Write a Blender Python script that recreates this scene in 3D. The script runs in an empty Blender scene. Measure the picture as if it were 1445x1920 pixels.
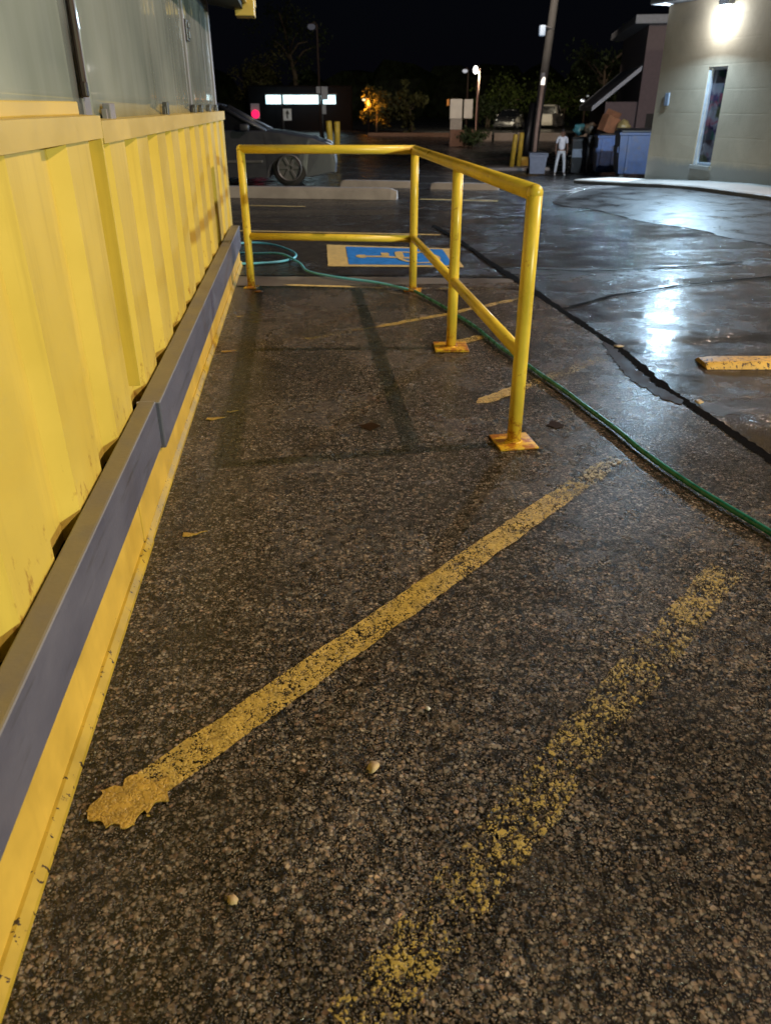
import bpy, bmesh, math, random
from math import radians as R, sin, cos, pi, atan2, hypot
from mathutils import Vector, Matrix, noise as mnoise
random.seed(7)
S = bpy.context.scene
C = S.collection

# ------------------------------------------------------------------ camera maths
FPX, CX, CY, CAMH = 1423.0, 722.5, 960.0, 1.35
TH = math.atan(math.sqrt(762 / 2659.0))
YAW = R(6.0998)

def ray(x, y):
    a, b = x - CX, CY - y
    d = (a, FPX * cos(TH) + b * sin(TH), -FPX * sin(TH) + b * cos(TH))
    return Vector((d[0] * cos(YAW) + d[1] * sin(YAW), -d[0] * sin(YAW) + d[1] * cos(YAW), d[2]))

def smooth(a, b, x):
    t = min(1, max(0, (x - a) / (b - a)))
    return t * t * (3 - 2 * t)

def terr(x, y):
    """height of the lot: level near the kiosk, falling gently behind, then a higher lot across the road"""
    s = 0.018 + 0.042 * smooth(0.5, 8, x)
    z = -s * (min(max(y, 14.5), 31.5) - 14.5)
    if y > 31.5:
        t = smooth(31.5, 42, y)
        z = z * (1 - t) + (-0.62) * t
    if y > 54:
        z = z + 0.24 * smooth(54, 58, y)
    return z

def gnd(x, y, z=0.0):
    """surveyed ground point (level part of the lot)"""
    d = ray(x, y)
    t = (z - CAMH) / d.z
    return Vector((d.x * t, d.y * t, z))

def far(x, dist, y=None):
    """ground point at a bearing and distance; with y also the height that bearing line has there"""
    d = ray(x, 260 if y is None else y)
    k = dist / hypot(d.x, d.y)
    X, Y = d.x * k, d.y * k
    return Vector((X, Y, terr(X, Y) if y is None else CAMH + d.z * k))

# ------------------------------------------------------------------ objects helpers
def tag(o, label=None, cat=None, group=None, kind=None):
    if label: o['label'] = label
    if cat: o['category'] = cat
    if group: o['group'] = group
    if kind: o['kind'] = kind
    return o

def empty(name, label, cat, loc=(0, 0, 0), rz=0, group=None):
    o = bpy.data.objects.new(name, None)
    o.empty_display_size = 0.1
    C.objects.link(o)
    o.location = loc
    o.rotation_euler = (0, 0, rz)
    return tag(o, label, cat, group)

def obj(name, bm, mat, parent=None, smooth_=False):
    me = bpy.data.meshes.new(name)
    bmesh.ops.recalc_face_normals(bm, faces=bm.faces)
    bm.to_mesh(me)
    bm.free()
    if smooth_:
        for p in me.polygons: p.use_smooth = True
    me.materials.append(mat)
    o = bpy.data.objects.new(name, me)
    C.objects.link(o)
    if parent: o.parent = parent
    return o

def B(): return bmesh.new()

def box(bm, x0, x1, y0, y1, z0, z1, bev=0.0, M=None):
    vs = [bm.verts.new((x, y, z)) for x in (x0, x1) for y in (y0, y1) for z in (z0, z1)]
    fs = [bm.faces.new([vs[i] for i in q]) for q in ((0, 1, 3, 2), (4, 6, 7, 5), (0, 4, 5, 1), (2, 3, 7, 6), (0, 2, 6, 4), (1, 5, 7, 3))]
    if bev > 0:
        es = {e for f in fs for e in f.edges}
        r = bmesh.ops.bevel(bm, geom=list(es), offset=bev, segments=2, affect='EDGES', profile=0.5)
        vs = list({v for f in r['faces'] for v in f.verts})
    if M is not None: bmesh.ops.transform(bm, matrix=M, verts=[v for v in vs if v.is_valid])
    return bm

def tube(bm, pts, r, n=16, cap=True, closed=False):
    pts = [Vector(p) for p in pts]
    rs = r if isinstance(r, (list, tuple)) else [r] * len(pts)
    rings = []
    up = None
    for i, p in enumerate(pts):
        if closed: d = pts[(i + 1) % len(pts)] - pts[i - 1]
        elif i == 0: d = pts[1] - p
        elif i == len(pts) - 1: d = p - pts[i - 1]
        else: d = (pts[i + 1] - p).normalized() + (p - pts[i - 1]).normalized()
        d.normalize()
        if up is None:
            up = Vector((0, 0, 1)) if abs(d.z) < .9 else Vector((1, 0, 0))
        a = d.cross(up).normalized(); b = a.cross(d).normalized(); up = b
        rings.append([bm.verts.new(p + (a * cos(2 * pi * k / n) + b * sin(2 * pi * k / n)) * rs[i]) for k in range(n)])
    m = len(rings)
    for i in range(m if closed else m - 1):
        A, D = rings[i], rings[(i + 1) % m]
        for k in range(n):
            bm.faces.new((A[k], A[(k + 1) % n], D[(k + 1) % n], D[k]))
    if cap and not closed:
        bm.faces.new(rings[0]); bm.faces.new(rings[-1])
    return bm

def lathe(bm, prof, n=24, axis='z', c=(0, 0, 0)):
    rings = []
    for r, h in prof:
        ring = []
        for k in range(n):
            a = 2 * pi * k / n
            u, v = r * cos(a), r * sin(a)
            p = (u, v, h) if axis == 'z' else ((u, h, v) if axis == 'y' else (h, u, v))
            ring.append(bm.verts.new((p[0] + c[0], p[1] + c[1], p[2] + c[2])))
        rings.append(ring)
    for A, D in zip(rings, rings[1:]):
        for k in range(n): bm.faces.new((A[k], A[(k + 1) % n], D[(k + 1) % n], D[k]))
    bm.faces.new(rings[0]); bm.faces.new(rings[-1])
    return bm

def prism(bm, poly, d0, d1, axis='z'):
    """polygon extruded along an axis; poly is (u, v)"""
    def P(u, v, d):
        return (u, v, d) if axis == 'z' else ((u, d, v) if axis == 'y' else (d, u, v))
    a = [bm.verts.new(P(u, v, d0)) for u, v in poly]
    b = [bm.verts.new(P(u, v, d1)) for u, v in poly]
    n = len(poly)
    bm.faces.new(a); bm.faces.new(b)
    for i in range(n): bm.faces.new((a[i], a[(i + 1) % n], b[(i + 1) % n], b[i]))
    return bm

def loft(bm, rings, cap=True):
    vs = [[bm.verts.new(p) for p in r] for r in rings]
    n = len(vs[0])
    for A, D in zip(vs, vs[1:]):
        for k in range(n): bm.faces.new((A[k], A[(k + 1) % n], D[(k + 1) % n], D[k]))
    if cap:
        bm.faces.new(vs[0]); bm.faces.new(vs[-1])
    return bm

def blob(bm, c, r, sub=2, amp=.25, freq=2.5, sq=(1, 1, 1), seed=0):
    res = bmesh.ops.create_icosphere(bm, subdivisions=sub, radius=1)
    for v in res['verts']:
        k = 1 + amp * mnoise.noise(v.co * freq + Vector((seed * 3.7, seed * 1.3, seed)))
        v.co = Vector((v.co.x * r * sq[0] * k + c[0], v.co.y * r * sq[1] * k + c[1], v.co.z * r * sq[2] * k + c[2]))
    return bm

# ------------------------------------------------------------------ material helpers
class NT:
    def __init__(s, name):
        s.m = bpy.data.materials.new(name); s.m.use_nodes = True
        s.t = s.m.node_tree; s.t.nodes.clear()
        s.out = s.n('ShaderNodeOutputMaterial')
    def n(s, typ, **kw):
        nd = s.t.nodes.new(typ)
        for k, v in kw.items():
            if k.startswith('i_'):
                key = k[2:]
                nd.inputs[int(key) if key.isdigit() else key.replace('_', ' ')].default_value = v
            else: setattr(nd, k, v)
        return nd
    def l(s, a, b): s.t.links.new(a, b)
    def pos(s): return s.n('ShaderNodeNewGeometry').outputs['Position']
    def objc(s): return s.n('ShaderNodeTexCoord').outputs['Object']
    def scale(s, v, sc, loc=(0, 0, 0)):
        m = s.n('ShaderNodeMapping'); s.l(v, m.inputs[0])
        m.inputs['Scale'].default_value = sc; m.inputs['Location'].default_value = loc
        return m.outputs[0]
    def noise(s, v, sc, det=3, rough=.55, dist=0):
        n = s.n('ShaderNodeTexNoise'); s.l(v, n.inputs['Vector'])
        n.inputs['Scale'].default_value = sc; n.inputs['Detail'].default_value = det
        n.inputs['Roughness'].default_value = rough; n.inputs['Distortion'].default_value = dist
        return n.outputs['Fac']
    def vor(s, v, sc, feature='F1', dim='2D', rand=1):
        n = s.n('ShaderNodeTexVoronoi', feature=feature, voronoi_dimensions=dim); s.l(v, n.inputs['Vector'])
        n.inputs['Scale'].default_value = sc; n.inputs['Randomness'].default_value = rand
        return n
    def ramp(s, f, stops, interp='LINEAR'):
        r = s.n('ShaderNodeValToRGB'); s.l(f, r.inputs[0]); e = r.color_ramp; e.interpolation = interp
        while len(e.elements) > 1: e.elements.remove(e.elements[-1])
        e.elements[0].position = stops[0][0]; e.elements[0].color = col4(stops[0][1])
        for p, c in stops[1:]:
            el = e.elements.new(p); el.color = col4(c)
        return r.outputs[0]
    def mr(s, f, a, b, c, d):
        m = s.n('ShaderNodeMapRange'); s.l(f, m.inputs[0])
        for i, v in enumerate((a, b, c, d)): m.inputs[i + 1].default_value = v
        return m.outputs[0]
    def math(s, op, a, b=None):
        m = s.n('ShaderNodeMath', operation=op)
        for i, v in enumerate((a, b)):
            if v is None: continue
            if isinstance(v, (int, float)): m.inputs[i].default_value = v
            else: s.l(v, m.inputs[i])
        return m.outputs[0]
    def mix(s, f, a, b, mode='MIX'):
        m = s.n('ShaderNodeMix', data_type='RGBA', blend_type=mode)
        for sock, v in ((m.inputs[0], f), (m.inputs[6], a), (m.inputs[7], b)):
            if isinstance(v, (int, float)): sock.default_value = v
            elif isinstance(v, (tuple, list)): sock.default_value = col4(v)
            else: s.l(v, sock)
        return m.outputs[2]
    def bump(s, h, strength, dist, normal=None):
        b = s.n('ShaderNodeBump'); s.l(h, b.inputs['Height'])
        b.inputs['Strength'].default_value = strength; b.inputs['Distance'].default_value = dist
        if normal is not None: s.l(normal, b.inputs['Normal'])
        return b.outputs[0]
    def bsdf(s, color, rough=.5, metal=0, spec=.5, normal=None, coat=0, coat_rough=.1, emit=None, estr=0):
        b = s.n('ShaderNodeBsdfPrincipled')
        for key, v in (('Base Color', color), ('Roughness', rough), ('Metallic', metal), ('Specular IOR Level', spec), ('Coat Weight', coat), ('Coat Roughness', coat_rough)):
            if isinstance(v, (tuple, list)): b.inputs[key].default_value = col4(v)
            elif isinstance(v, (int, float)): b.inputs[key].default_value = v
            else: s.l(v, b.inputs[key])
        if normal is not None: s.l(normal, b.inputs['Normal'])
        if emit: b.inputs['Emission Color'].default_value = col4(emit); b.inputs['Emission Strength'].default_value = estr
        return b
    def done(s, b):
        s.l(b.outputs[0] if hasattr(b, 'outputs') else b, s.out.inputs[0]); return s.m

def col4(c):
    if isinstance(c, (int, float)): return (c, c, c, 1)
    return (*c, 1) if len(c) == 3 else tuple(c)

def mat(name, c, rough=.5, metal=0, spec=.5, var=.2, nscale=8, bump=0.0, bscale=60, coat=0, dirt=None, dirt_amt=.5, dirt_scale=5, emit=None, estr=0):
    """general painted / plain surface with mottling, roughness variation, optional grime"""
    t = NT(name); p = t.objc()
    n1 = t.noise(p, nscale, 5, .6)
    base = t.mix(t.mr(n1, .3, .7, 0, 1), tuple(x * (1 - var) for x in c), tuple(min(1, x * (1 + var * .6)) for x in c))
    if dirt:
        d = t.noise(p, dirt_scale, 6, .7, .4)
        base = t.mix(t.mr(d, .62 - .2 * dirt_amt, .72, 0, 1), base, dirt)
    rg = t.mr(n1, .3, .7, max(.02, rough - .1), min(1, rough + .12))
    nrm = t.bump(t.noise(p, bscale, 4), .6, bump) if bump else None
    return t.done(t.bsdf(base, rg, metal, spec, nrm, coat=coat, emit=emit, estr=estr))

def glow(name, c, strength):
    t = NT(name)
    e = t.n('ShaderNodeEmission'); e.inputs[0].default_value = col4(c); e.inputs[1].default_value = strength
    return t.done(e)

# ---- asphalt: shared stone field in world metres
def stones(t):
    p = t.pos()
    w = t.n('ShaderNodeVectorMath', operation='ADD')
    nz = t.n('ShaderNodeTexNoise'); t.l(p, nz.inputs['Vector']); nz.inputs['Scale'].default_value = 125
    sc = t.n('ShaderNodeVectorMath', operation='SCALE'); t.l(nz.outputs['Color'], sc.inputs[0]); sc.inputs[3].default_value = .0105
    t.l(p, w.inputs[0]); t.l(sc.outputs[0], w.inputs[1]); q = w.outputs[0]
    v1 = t.vor(q, 86); e1 = t.vor(q, 86, 'DISTANCE_TO_EDGE')
    v2 = t.vor(q, 185); e2 = t.vor(q, 185, 'DISTANCE_TO_EDGE')
    s1 = t.n('ShaderNodeSeparateColor'); t.l(v1.outputs['Color'], s1.inputs[0])
    s2 = t.n('ShaderNodeSeparateColor'); t.l(v2.outputs['Color'], s2.inputs[0])
    big = t.math('GREATER_THAN', s1.outputs[2], .40)          # cells that hold one large stone, the others hold chips
    m1 = t.math('MULTIPLY', t.mr(v1.outputs['Distance'], .27, .56, 1, 0), big)
    m2 = t.mr(v2.outputs['Distance'], .24, .52, .8, 0)
    top = t.math('GREATER_THAN', m1, t.math('MULTIPLY', m2, .8))
    v0 = t.vor(q, 47); s0 = t.n('ShaderNodeSeparateColor'); t.l(v0.outputs['Color'], s0.inputs[0])
    m0 = t.math('MULTIPLY', t.mr(v0.outputs['Distance'], .30, .50, 1, 0), t.math('GREATER_THAN', s0.outputs[2], .86))
    def sel(a, b):
        return t.math('ADD', t.math('MULTIPLY', a, top), t.math('MULTIPLY', b, t.math('SUBTRACT', 1, top)))
    dome = t.math('MAXIMUM', t.math('MAXIMUM', m1, m2), m0); rnd = sel(s1.outputs[0], s2.outputs[0]); hue = sel(s1.outputs[1], s2.outputs[1])
    height = t.math('MULTIPLY', dome, t.math('ADD', .25, t.math('MULTIPLY', rnd, .75)))
    return p, dome, rnd, hue, height

def asphalt_coarse():
    t = NT('coarse_wet_asphalt')
    p, dome, rnd, hue, h = stones(t)
    c = t.ramp(rnd, [(0, (.03, .025, .020)), (.25, (.12, .099, .076)), (.6, (.245, .205, .16)), (.9, (.37, .315, .25)), (1, (.54, .46, .36))])
    tint = t.ramp(hue, [(0, (1, .86, .72)), (.5, (1, 1, 1)), (.85, (.9, .95, .98)), (1, (1.1, .8, .66))])
    c = t.mix(1.0, c, tint, 'MULTIPLY')
    c = t.mix(t.mr(dome, 0.12, .9, 1, 0), c, (.004, .0036, .003))
    fines = t.mr(t.noise(p, 3.4, 5, .7, .5), .50, .68, 0, .62)
    c = t.mix(fines, c, t.mix(t.noise(p, 160, 2), (.018, .015, .012), (.075, .062, .049)))
    hair = t.vor(t.scale(p, (1.15, .8, 1)), .95, 'DISTANCE_TO_EDGE')
    gate = t.mr(t.noise(p, .9, 2), .5, .56, 0, 1)
    hm = t.math('MULTIPLY', t.mr(t.math('ADD', hair.outputs['Distance'], t.math('MULTIPLY', t.noise(p, 14, 4), .012)), .0065, .0105, 1, 0), gate)
    c = t.mix(hm, c, (.003, .003, .003))
    pit = t.noise(p, 34, 3, .6)
    c = t.mix(t.mr(pit, .51, .62, 0, .92), c, (.006, .005, .0045))
    big = t.noise(p, 1.3, 5, .62, .3); mid = t.noise(p, 7, 4, .6)
    damp = t.math('ADD', t.math('MULTIPLY', big, .65), t.math('MULTIPLY', mid, .35))
    wet = t.mr(damp, .34, .66, .38, 1.35)
    c = t.mix(1.0, c, wet, 'MULTIPLY')
    rg = t.mr(damp, .3, .7, .15, .36)
    nrm = t.bump(h, 1.0, .010)
    nrm = t.bump(t.noise(p, 500, 2), .25, .001, nrm)
    return t.done(t.bsdf(c, rg, 0, .45, nrm))

def asphalt_lot():
    t = NT('smooth_wet_asphalt')
    p = t.pos()
    st = t.scale(p, (.35, 1.5, 1))
    streak = t.noise(st, 1.1, 6, .62, .5); fine = t.noise(p, 5, 5, .65)
    v = t.vor(p, 190); ed = t.vor(p, 105, 'DISTANCE_TO_EDGE')
    sc = t.n('ShaderNodeSeparateColor'); t.l(v.outputs['Color'], sc.inputs[0])
    c = t.ramp(sc.outputs[0], [(0, (.018, .017, .018)), (.7, (.04, .038, .038)), (1, (.085, .08, .078))])
    k = t.math('ADD', t.math('MULTIPLY', streak, .7), t.math('MULTIPLY', fine, .3))
    c = t.mix(1.0, c, t.mr(k, .3, .7, .55, 1.3), 'MULTIPLY')
    rg = t.mr(k, .36, .64, .07, .38)
    film = t.mr(t.noise(p, 3.2, 3), .3, .7, .08, .8)
    h = t.math('MULTIPLY', t.mr(ed.outputs['Distance'], 0, .25, 0, 1), film)
    nrm = t.bump(t.noise(p, 1.7, 2), .35, .03)
    nrm = t.bump(h, .9, .006, nrm)
    return t.done(t.bsdf(c, rg, 0, .5, nrm))

def paint_on_asphalt(name, c, wear, edge=None, gloss=.35):
    """thin road paint, missing in the pits between stones and where traffic wore it off"""
    t = NT(name)
    p, dome, rnd, hue, h = stones(t)
    big = t.noise(p, 7, 4, .65); mid = t.noise(p, 40, 4, .65); fine = t.noise(p, 210, 2, .5)
    k = t.math('ADD', t.math('MULTIPLY', big, .85), t.math('MULTIPLY', mid, .75))
    k = t.math('ADD', k, t.math('MULTIPLY', fine, .7))
    k = t.math('ADD', k, t.math('MULTIPLY', h, .35))
    a = t.mr(k, 1.11 + wear, 1.18 + wear, 0, 1)
    tone = t.mix(t.mr(t.noise(p, 25, 4), .35, .65, 0, 1), tuple(x * .62 for x in c), c)
    tone = t.mix(t.mr(dome, 0, .35, .6, 0), tone, tuple(x * .3 for x in c))
    nrm = t.bump(h, .8, .0035)
    b = t.bsdf(tone, gloss, 0, .5, nrm)
    tr = t.n('ShaderNodeBsdfTransparent'); mx = t.n('ShaderNodeMixShader')
    t.l(a, mx.inputs[0]); t.l(tr.outputs[0], mx.inputs[1]); t.l(b.outputs[0], mx.inputs[2])
    return t.done(mx)

def concrete(name, c, rough=.75, wetk=.5):
    t = NT(name); p = t.pos()
    n = t.noise(p, 2.2, 6, .65, .3); f = t.noise(p, 90, 3)
    col = t.mix(t.mr(n, .35, .65, 0, 1), tuple(x * wetk for x in c), c)
    col = t.mix(t.mr(f, .4, .7, 0, .35), col, tuple(x * .5 for x in c))
    nrm = t.bump(f, .5, .003)
    return t.done(t.bsdf(col, t.mr(n, .35, .65, rough - .35, rough), 0, .5, nrm))

YEL = (.72, .55, .11)
def yellow_paint(name, c=YEL, rough=.38, chips=0.0, rust=0.0, var=.10, streak=False):
    t = NT(name); p = t.objc()
    n1 = t.noise(p, 4, 4, .6)
    col = t.mix(t.mr(n1, .3, .7, 0, 1), tuple(x * (1 - var) for x in c), tuple(min(1, x * (1 + var)) for x in c))
    if streak:
        s = t.noise(t.scale(p, (9, 9, .8)), 1.4, 5, .65)
        col = t.mix(t.mr(s, .55, .75, 0, .28), col, (.38, .24, .04))
    if rust > 0:
        sep = t.n('ShaderNodeSeparateXYZ'); t.l(t.pos(), sep.inputs[0])
        low = t.mr(sep.outputs[2], 0, .2, rust * .34, 0)
        rn = t.math('ADD', t.noise(p, 22, 5, .7), low)
        col = t.mix(t.mr(rn, .62, .72, 0, .9), col, (.33, .10, .012))
    if chips > 0:
        ch = t.noise(t.scale(p, (55, 55, 16)), 1, 4, .6)
        col = t.mix(t.mr(ch, .76 - chips, .775 - chips, 0, 1), col, (.03, .018, .01))
    nrm = t.bump(t.noise(p, 30, 3), .25, .002)
    return t.done(t.bsdf(col, t.mr(n1, .3, .7, rough - .08, rough + .12), 0, .5, nrm))

M = {}
M['asphalt'] = asphalt_coarse(); M['lot'] = asphalt_lot()
M['paint'] = paint_on_asphalt('yellow_line_paint', (.60, .43, .10), .02)
M['paint_worn'] = paint_on_asphalt('worn_yellow_line_paint', (.47, .36, .09), .238)
M['paint_faint'] = paint_on_asphalt('faint_yellow_line_paint', (.50, .38, .11), .20)
M['paint_scuffed'] = paint_on_asphalt('scuffed_yellow_line_paint', (.54, .41, .10), .09)
M['paint_fade'] = paint_on_asphalt('fading_yellow_line_paint', (.48, .38, .12), .16)
M['paint_blob'] = paint_on_asphalt('thick_yellow_paint', (.58, .38, .07), -.35)
M['crack'] = mat('dirty_crack_filler', (.004, .0035, .003), .95, spec=.04, var=.5, nscale=20, bump=.01, bscale=50)
M['puddle'] = mat('brown_standing_water', (.032, .019, .010), .45, spec=.02, var=.3, nscale=6)
M['strip'] = concrete('pale_concrete_strip', (.19, .18, .17), .7, .45)
M['drive'] = concrete('damp_drive_concrete', (.055, .052, .052), .6, .6)
M['walk'] = concrete('sidewalk_concrete', (.42, .40, .37), .8, .75)
M['stop'] = concrete('wheel_stop_concrete', (.36, .34, .33), .8, .7)
def corr_mat():
    t = NT('yellow_sheet_paint'); p = t.objc()
    n1 = t.noise(p, 3, 5, .6)
    col = t.mix(t.mr(n1, .3, .7, 0, 1), (.62, .475, .09), (.70, .54, .105))
    st = t.noise(t.scale(p, (14, 14, .7)), 1.4, 5, .65)
    col = t.mix(t.mr(st, .52, .74, 0, .35), col, (.40, .28, .06))
    sep = t.n('ShaderNodeSeparateXYZ'); t.l(p, sep.inputs[0])
    low = t.mr(sep.outputs[2], .38, .62, .17, 0)
    rn = t.math('ADD', t.noise(t.scale(p, (26, 26, 14)), 1, 5, .7), low)
    col = t.mix(t.mr(rn, .72, .82, 0, .75), col, (.30, .13, .025))
    sc = t.noise(t.scale(p, (5, 5, 40)), 1.5, 4, .7)
    col = t.mix(t.mr(sc, .72, .76, 0, .35), col, (.45, .36, .14))
    nrm = t.bump(t.noise(t.scale(p, (1, 1.5, 1)), 2.2, 2), .25, .012)
    nrm = t.bump(t.noise(p, 120, 2), .12, .001, nrm)
    return t.done(t.bsdf(col, t.mr(n1, .3, .7, .3, .48), 0, .5, nrm))
M['corr'] = corr_mat()
M['cap'] = yellow_paint('yellow_cap_paint', (.58, .44, .11), .42, var=.1)
M['base'] = yellow_paint('yellow_base_paint', (.62, .42, .07), .5, chips=.05, var=.2, streak=True)
M['ledge'] = yellow_paint('grimy_yellow_ledge_paint', (.44, .31, .035), .5, chips=.13, var=.35)
M['rail'] = yellow_paint('yellow_pipe_paint', (.74, .56, .06), .33, chips=.06, rust=.5, var=.16)
M['plate'] = yellow_paint('rusty_yellow_plate_paint', (.72, .45, .03), .4, chips=.02, rust=.55, var=.15)
def board_mat():
    t = NT('blue_grey_board_paint'); p = t.objc()
    n = t.noise(t.scale(p, (1, .5, 1)), 5, 5, .65)
    c = t.mix(t.mr(n, .3, .7, 0, 1), (.085, .09, .14), (.125, .13, .185))
    sc = t.noise(t.scale(p, (30, 2.5, 30)), 1, 4, .6)
    c = t.mix(t.mr(sc, .58, .68, 0, .6), c, (.06, .06, .075))
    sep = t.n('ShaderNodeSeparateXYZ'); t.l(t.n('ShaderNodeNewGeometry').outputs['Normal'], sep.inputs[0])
    worn = t.math('MULTIPLY', t.mr(sep.outputs[2], .35, .8, 0, 1), t.mr(t.noise(p, 2.6, 5, .6, .6), .3, .55, .35, .95))  # tan of up-facing faces: wear plus warm light and wet reflection, put into colour
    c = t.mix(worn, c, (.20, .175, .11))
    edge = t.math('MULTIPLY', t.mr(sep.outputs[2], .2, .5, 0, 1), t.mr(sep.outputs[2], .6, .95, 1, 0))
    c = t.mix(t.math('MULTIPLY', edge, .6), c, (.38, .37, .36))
    return t.done(t.bsdf(c, t.mr(n, .3, .7, .38, .6), 0, .5, t.bump(t.noise(p, 60, 3), .4, .002)))
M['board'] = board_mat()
M['dark'] = mat('dark_backing', (.02, .018, .015), .8, var=.3)
M['metal'] = mat('grey_hardware_metal', (.12, .12, .13), .4, metal=.6, var=.2)
M['rod'] = mat('dark_brown_trim', (.04, .026, .022), .45, var=.3)
M['mull'] = mat('violet_grey_frame_paint', (.22, .215, .25), .45, var=.12)
M['black'] = mat('black_plastic', (.012, .012, .013), .45, var=.2)
M['rubber'] = mat('black_rubber', (.016, .016, .017), .7, var=.2)
M['blue'] = mat('parking_blue_paint', (.03, .26, .88), .5, var=.22, nscale=14, bump=.003, bscale=180)
M['sympaint'] = mat('parking_yellow_paint', (.70, .56, .24), .5, var=.25, nscale=16, bump=.003, bscale=180)
M['hose_aqua'] = mat('hose_aqua_tone', (.15, .58, .86), .35, var=.1)
M['hose_green'] = mat('hose_green_tone', (.012, .17, .115), .28, var=.3, nscale=14)
M['brass'] = mat('brass', (.5, .36, .14), .35, metal=.9)

def pane_mat():
    t = NT('hazy_vinyl_pane'); p = t.objc()
    sep = t.n('ShaderNodeSeparateXYZ'); t.l(p, sep.inputs[0])
    blot = t.noise(p, 1.6, 3, .5); run = t.noise(t.scale(p, (1, 7, .45)), 1.3, 5, .6)
    c = t.mix(t.mr(blot, .3, .7, 0, 1), (.20, .245, .24), (.34, .395, .38))
    c = t.mix(t.mr(run, .4, .75, 0, .28), c, (.42, .48, .52))
    far_ = t.mr(sep.outputs[1], 4.0, 7.2, .04, .8)
    h = t.math('MULTIPLY', t.noise(t.scale(p, (1, 3.2, .22)), 1.0, 3, .5, .6), far_)
    nrm = t.bump(h, .45, .05)
    nrm = t.bump(t.noise(p, 3, 2), .1, .012, nrm)
    return t.done(t.bsdf(c, t.mr(run, .3, .75, .03, .10), 0, .34, nrm))
M['pane'] = pane_mat()

# ------------------------------------------------------------------ ground
def sheet(name, x0, x1, y0, y1, nx, ny, z, m, kind='structure', f=None):
    bm = B(); g = []
    for j in range(ny + 1):
        row = []
        for i in range(nx + 1):
            x = x0 + (x1 - x0) * i / nx; y = y0 + (y1 - y0) * j / ny
            row.append(bm.verts.new((x, y, terr(x, y) + z)))
        g.append(row)
    for j in range(ny):
        for i in range(nx): bm.faces.new((g[j][i], g[j][i + 1], g[j + 1][i + 1], g[j + 1][i]))
    o = obj(name, bm, m, smooth_=True); o['kind'] = kind
    return o

# ground: one sheet, finer near the camera
bm = B()
xs = [-300, -120, -60, -30, -15, -8, -4, -2] + [i * 1.0 for i in range(0, 15)] + [17, 20, 25, 32, 45, 70, 120, 300]
ys = [-60, -20, -8, -2, 2, 5, 8, 11, 13] + [14.5 + i * .85 for i in range(0, 34)] + [44, 47, 50, 54, 55, 56, 57, 58, 62, 70, 90, 130, 220, 500]
g = [[bm.verts.new((x, y, terr(x, y) - .008)) for x in xs] for y in ys]
for j in range(len(ys) - 1):
    for i in range(len(xs) - 1): bm.faces.new((g[j][i], g[j][i + 1], g[j + 1][i + 1], g[j + 1][i]))
o = obj('ground', bm, M['lot'], smooth_=True); o['kind'] = 'structure'

def wob(y, k, amp): return amp * mnoise.noise(Vector((k * 9.1, y * 1.9, 0))) + amp * .5 * mnoise.noise(Vector((k * 3.3, y * 7.0, 2)))
# seam of the old coarse apron against the newer lane
SEAM = [(1.98, -3), (1.99, 1.5), (1.985, 2.6), (1.95, 3.3), (1.92, 3.75), (1.965, 4.5), (1.93, 5.2), (1.90, 5.95), (1.87, 6.75), (1.83, 7.6), (1.80, 8.8), (1.70, 10.2)]
def seam_x(y):
    for (xa, ya), (xb, yb) in zip(SEAM, SEAM[1:]):
        if ya <= y <= yb: return xa + (xb - xa) * (y - ya) / (yb - ya)
    return SEAM[-1][0]
bm = B(); rows = []
N = 170
for j in range(N + 1):
    y = -3 + 9.68 * j / N
    x1 = seam_x(y) - .03 + wob(y, 1, .03)
    yy = y if j < N else y
    rows.append([bm.verts.new((-2.0 + (x1 + 2.0) * i / 6, y + (-.10 * (i / 6.0) ** 1.2 * (1 if j > N - 6 else 0)), 0)) for i in range(7)])
for A, D in zip(rows, rows[1:]):
    for i in range(6): bm.faces.new((A[i], A[i + 1], D[i + 1], D[i]))
o = obj('asphalt_apron', bm, M['asphalt'], smooth_=True); o['kind'] = 'structure'

# pale strip where the apron runs out, then a dark joint
def ribbon(name, pts, w, z, m, seed=0, amp=.012, sub=.05, taper=False, kind='structure', label=None, cat=None, group=None):
    pts = [Vector((p[0], p[1], 0)) for p in pts]
    L = [0]
    for a, b in zip(pts, pts[1:]): L.append(L[-1] + (b - a).length)
    n = max(2, int(L[-1] / sub)); bm = B(); rows = []
    for k in range(n + 1):
        s = L[-1] * k / n
        for i in range(len(L) - 1):
            if L[i] <= s <= L[i + 1] + 1e-6: break
        u = (s - L[i]) / (L[i + 1] - L[i]); p = pts[i].lerp(pts[i + 1], u); d = (pts[i + 1] - pts[i]).normalized(); nn = Vector((-d.y, d.x, 0))
        ww = w(k / n) if callable(w) else w
        if taper: ww *= max(.1, min(1, 8 * k / n, 8 * (1 - k / n)))
        e1 = amp * (mnoise.noise(Vector((s * 9, seed, 1))) + .7 * mnoise.noise(Vector((s * 31, seed, 5))))
        e2 = amp * (mnoise.noise(Vector((s * 9, seed, 8))) + .7 * mnoise.noise(Vector((s * 31, seed, 13))))
        a = p + nn * (ww / 2 + e1); b = p - nn * (ww / 2 + e2)
        rows.append([bm.verts.new((q.x, q.y, terr(q.x, q.y) + z)) for q in (a, p, b)])
    for A, D in zip(rows, rows[1:]):
        for i in range(2): bm.faces.new((A[i], A[i + 1], D[i + 1], D[i]))
    o = obj(name, bm, m); tag(o, label, cat, group, kind if not cat else None)
    return o

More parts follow.
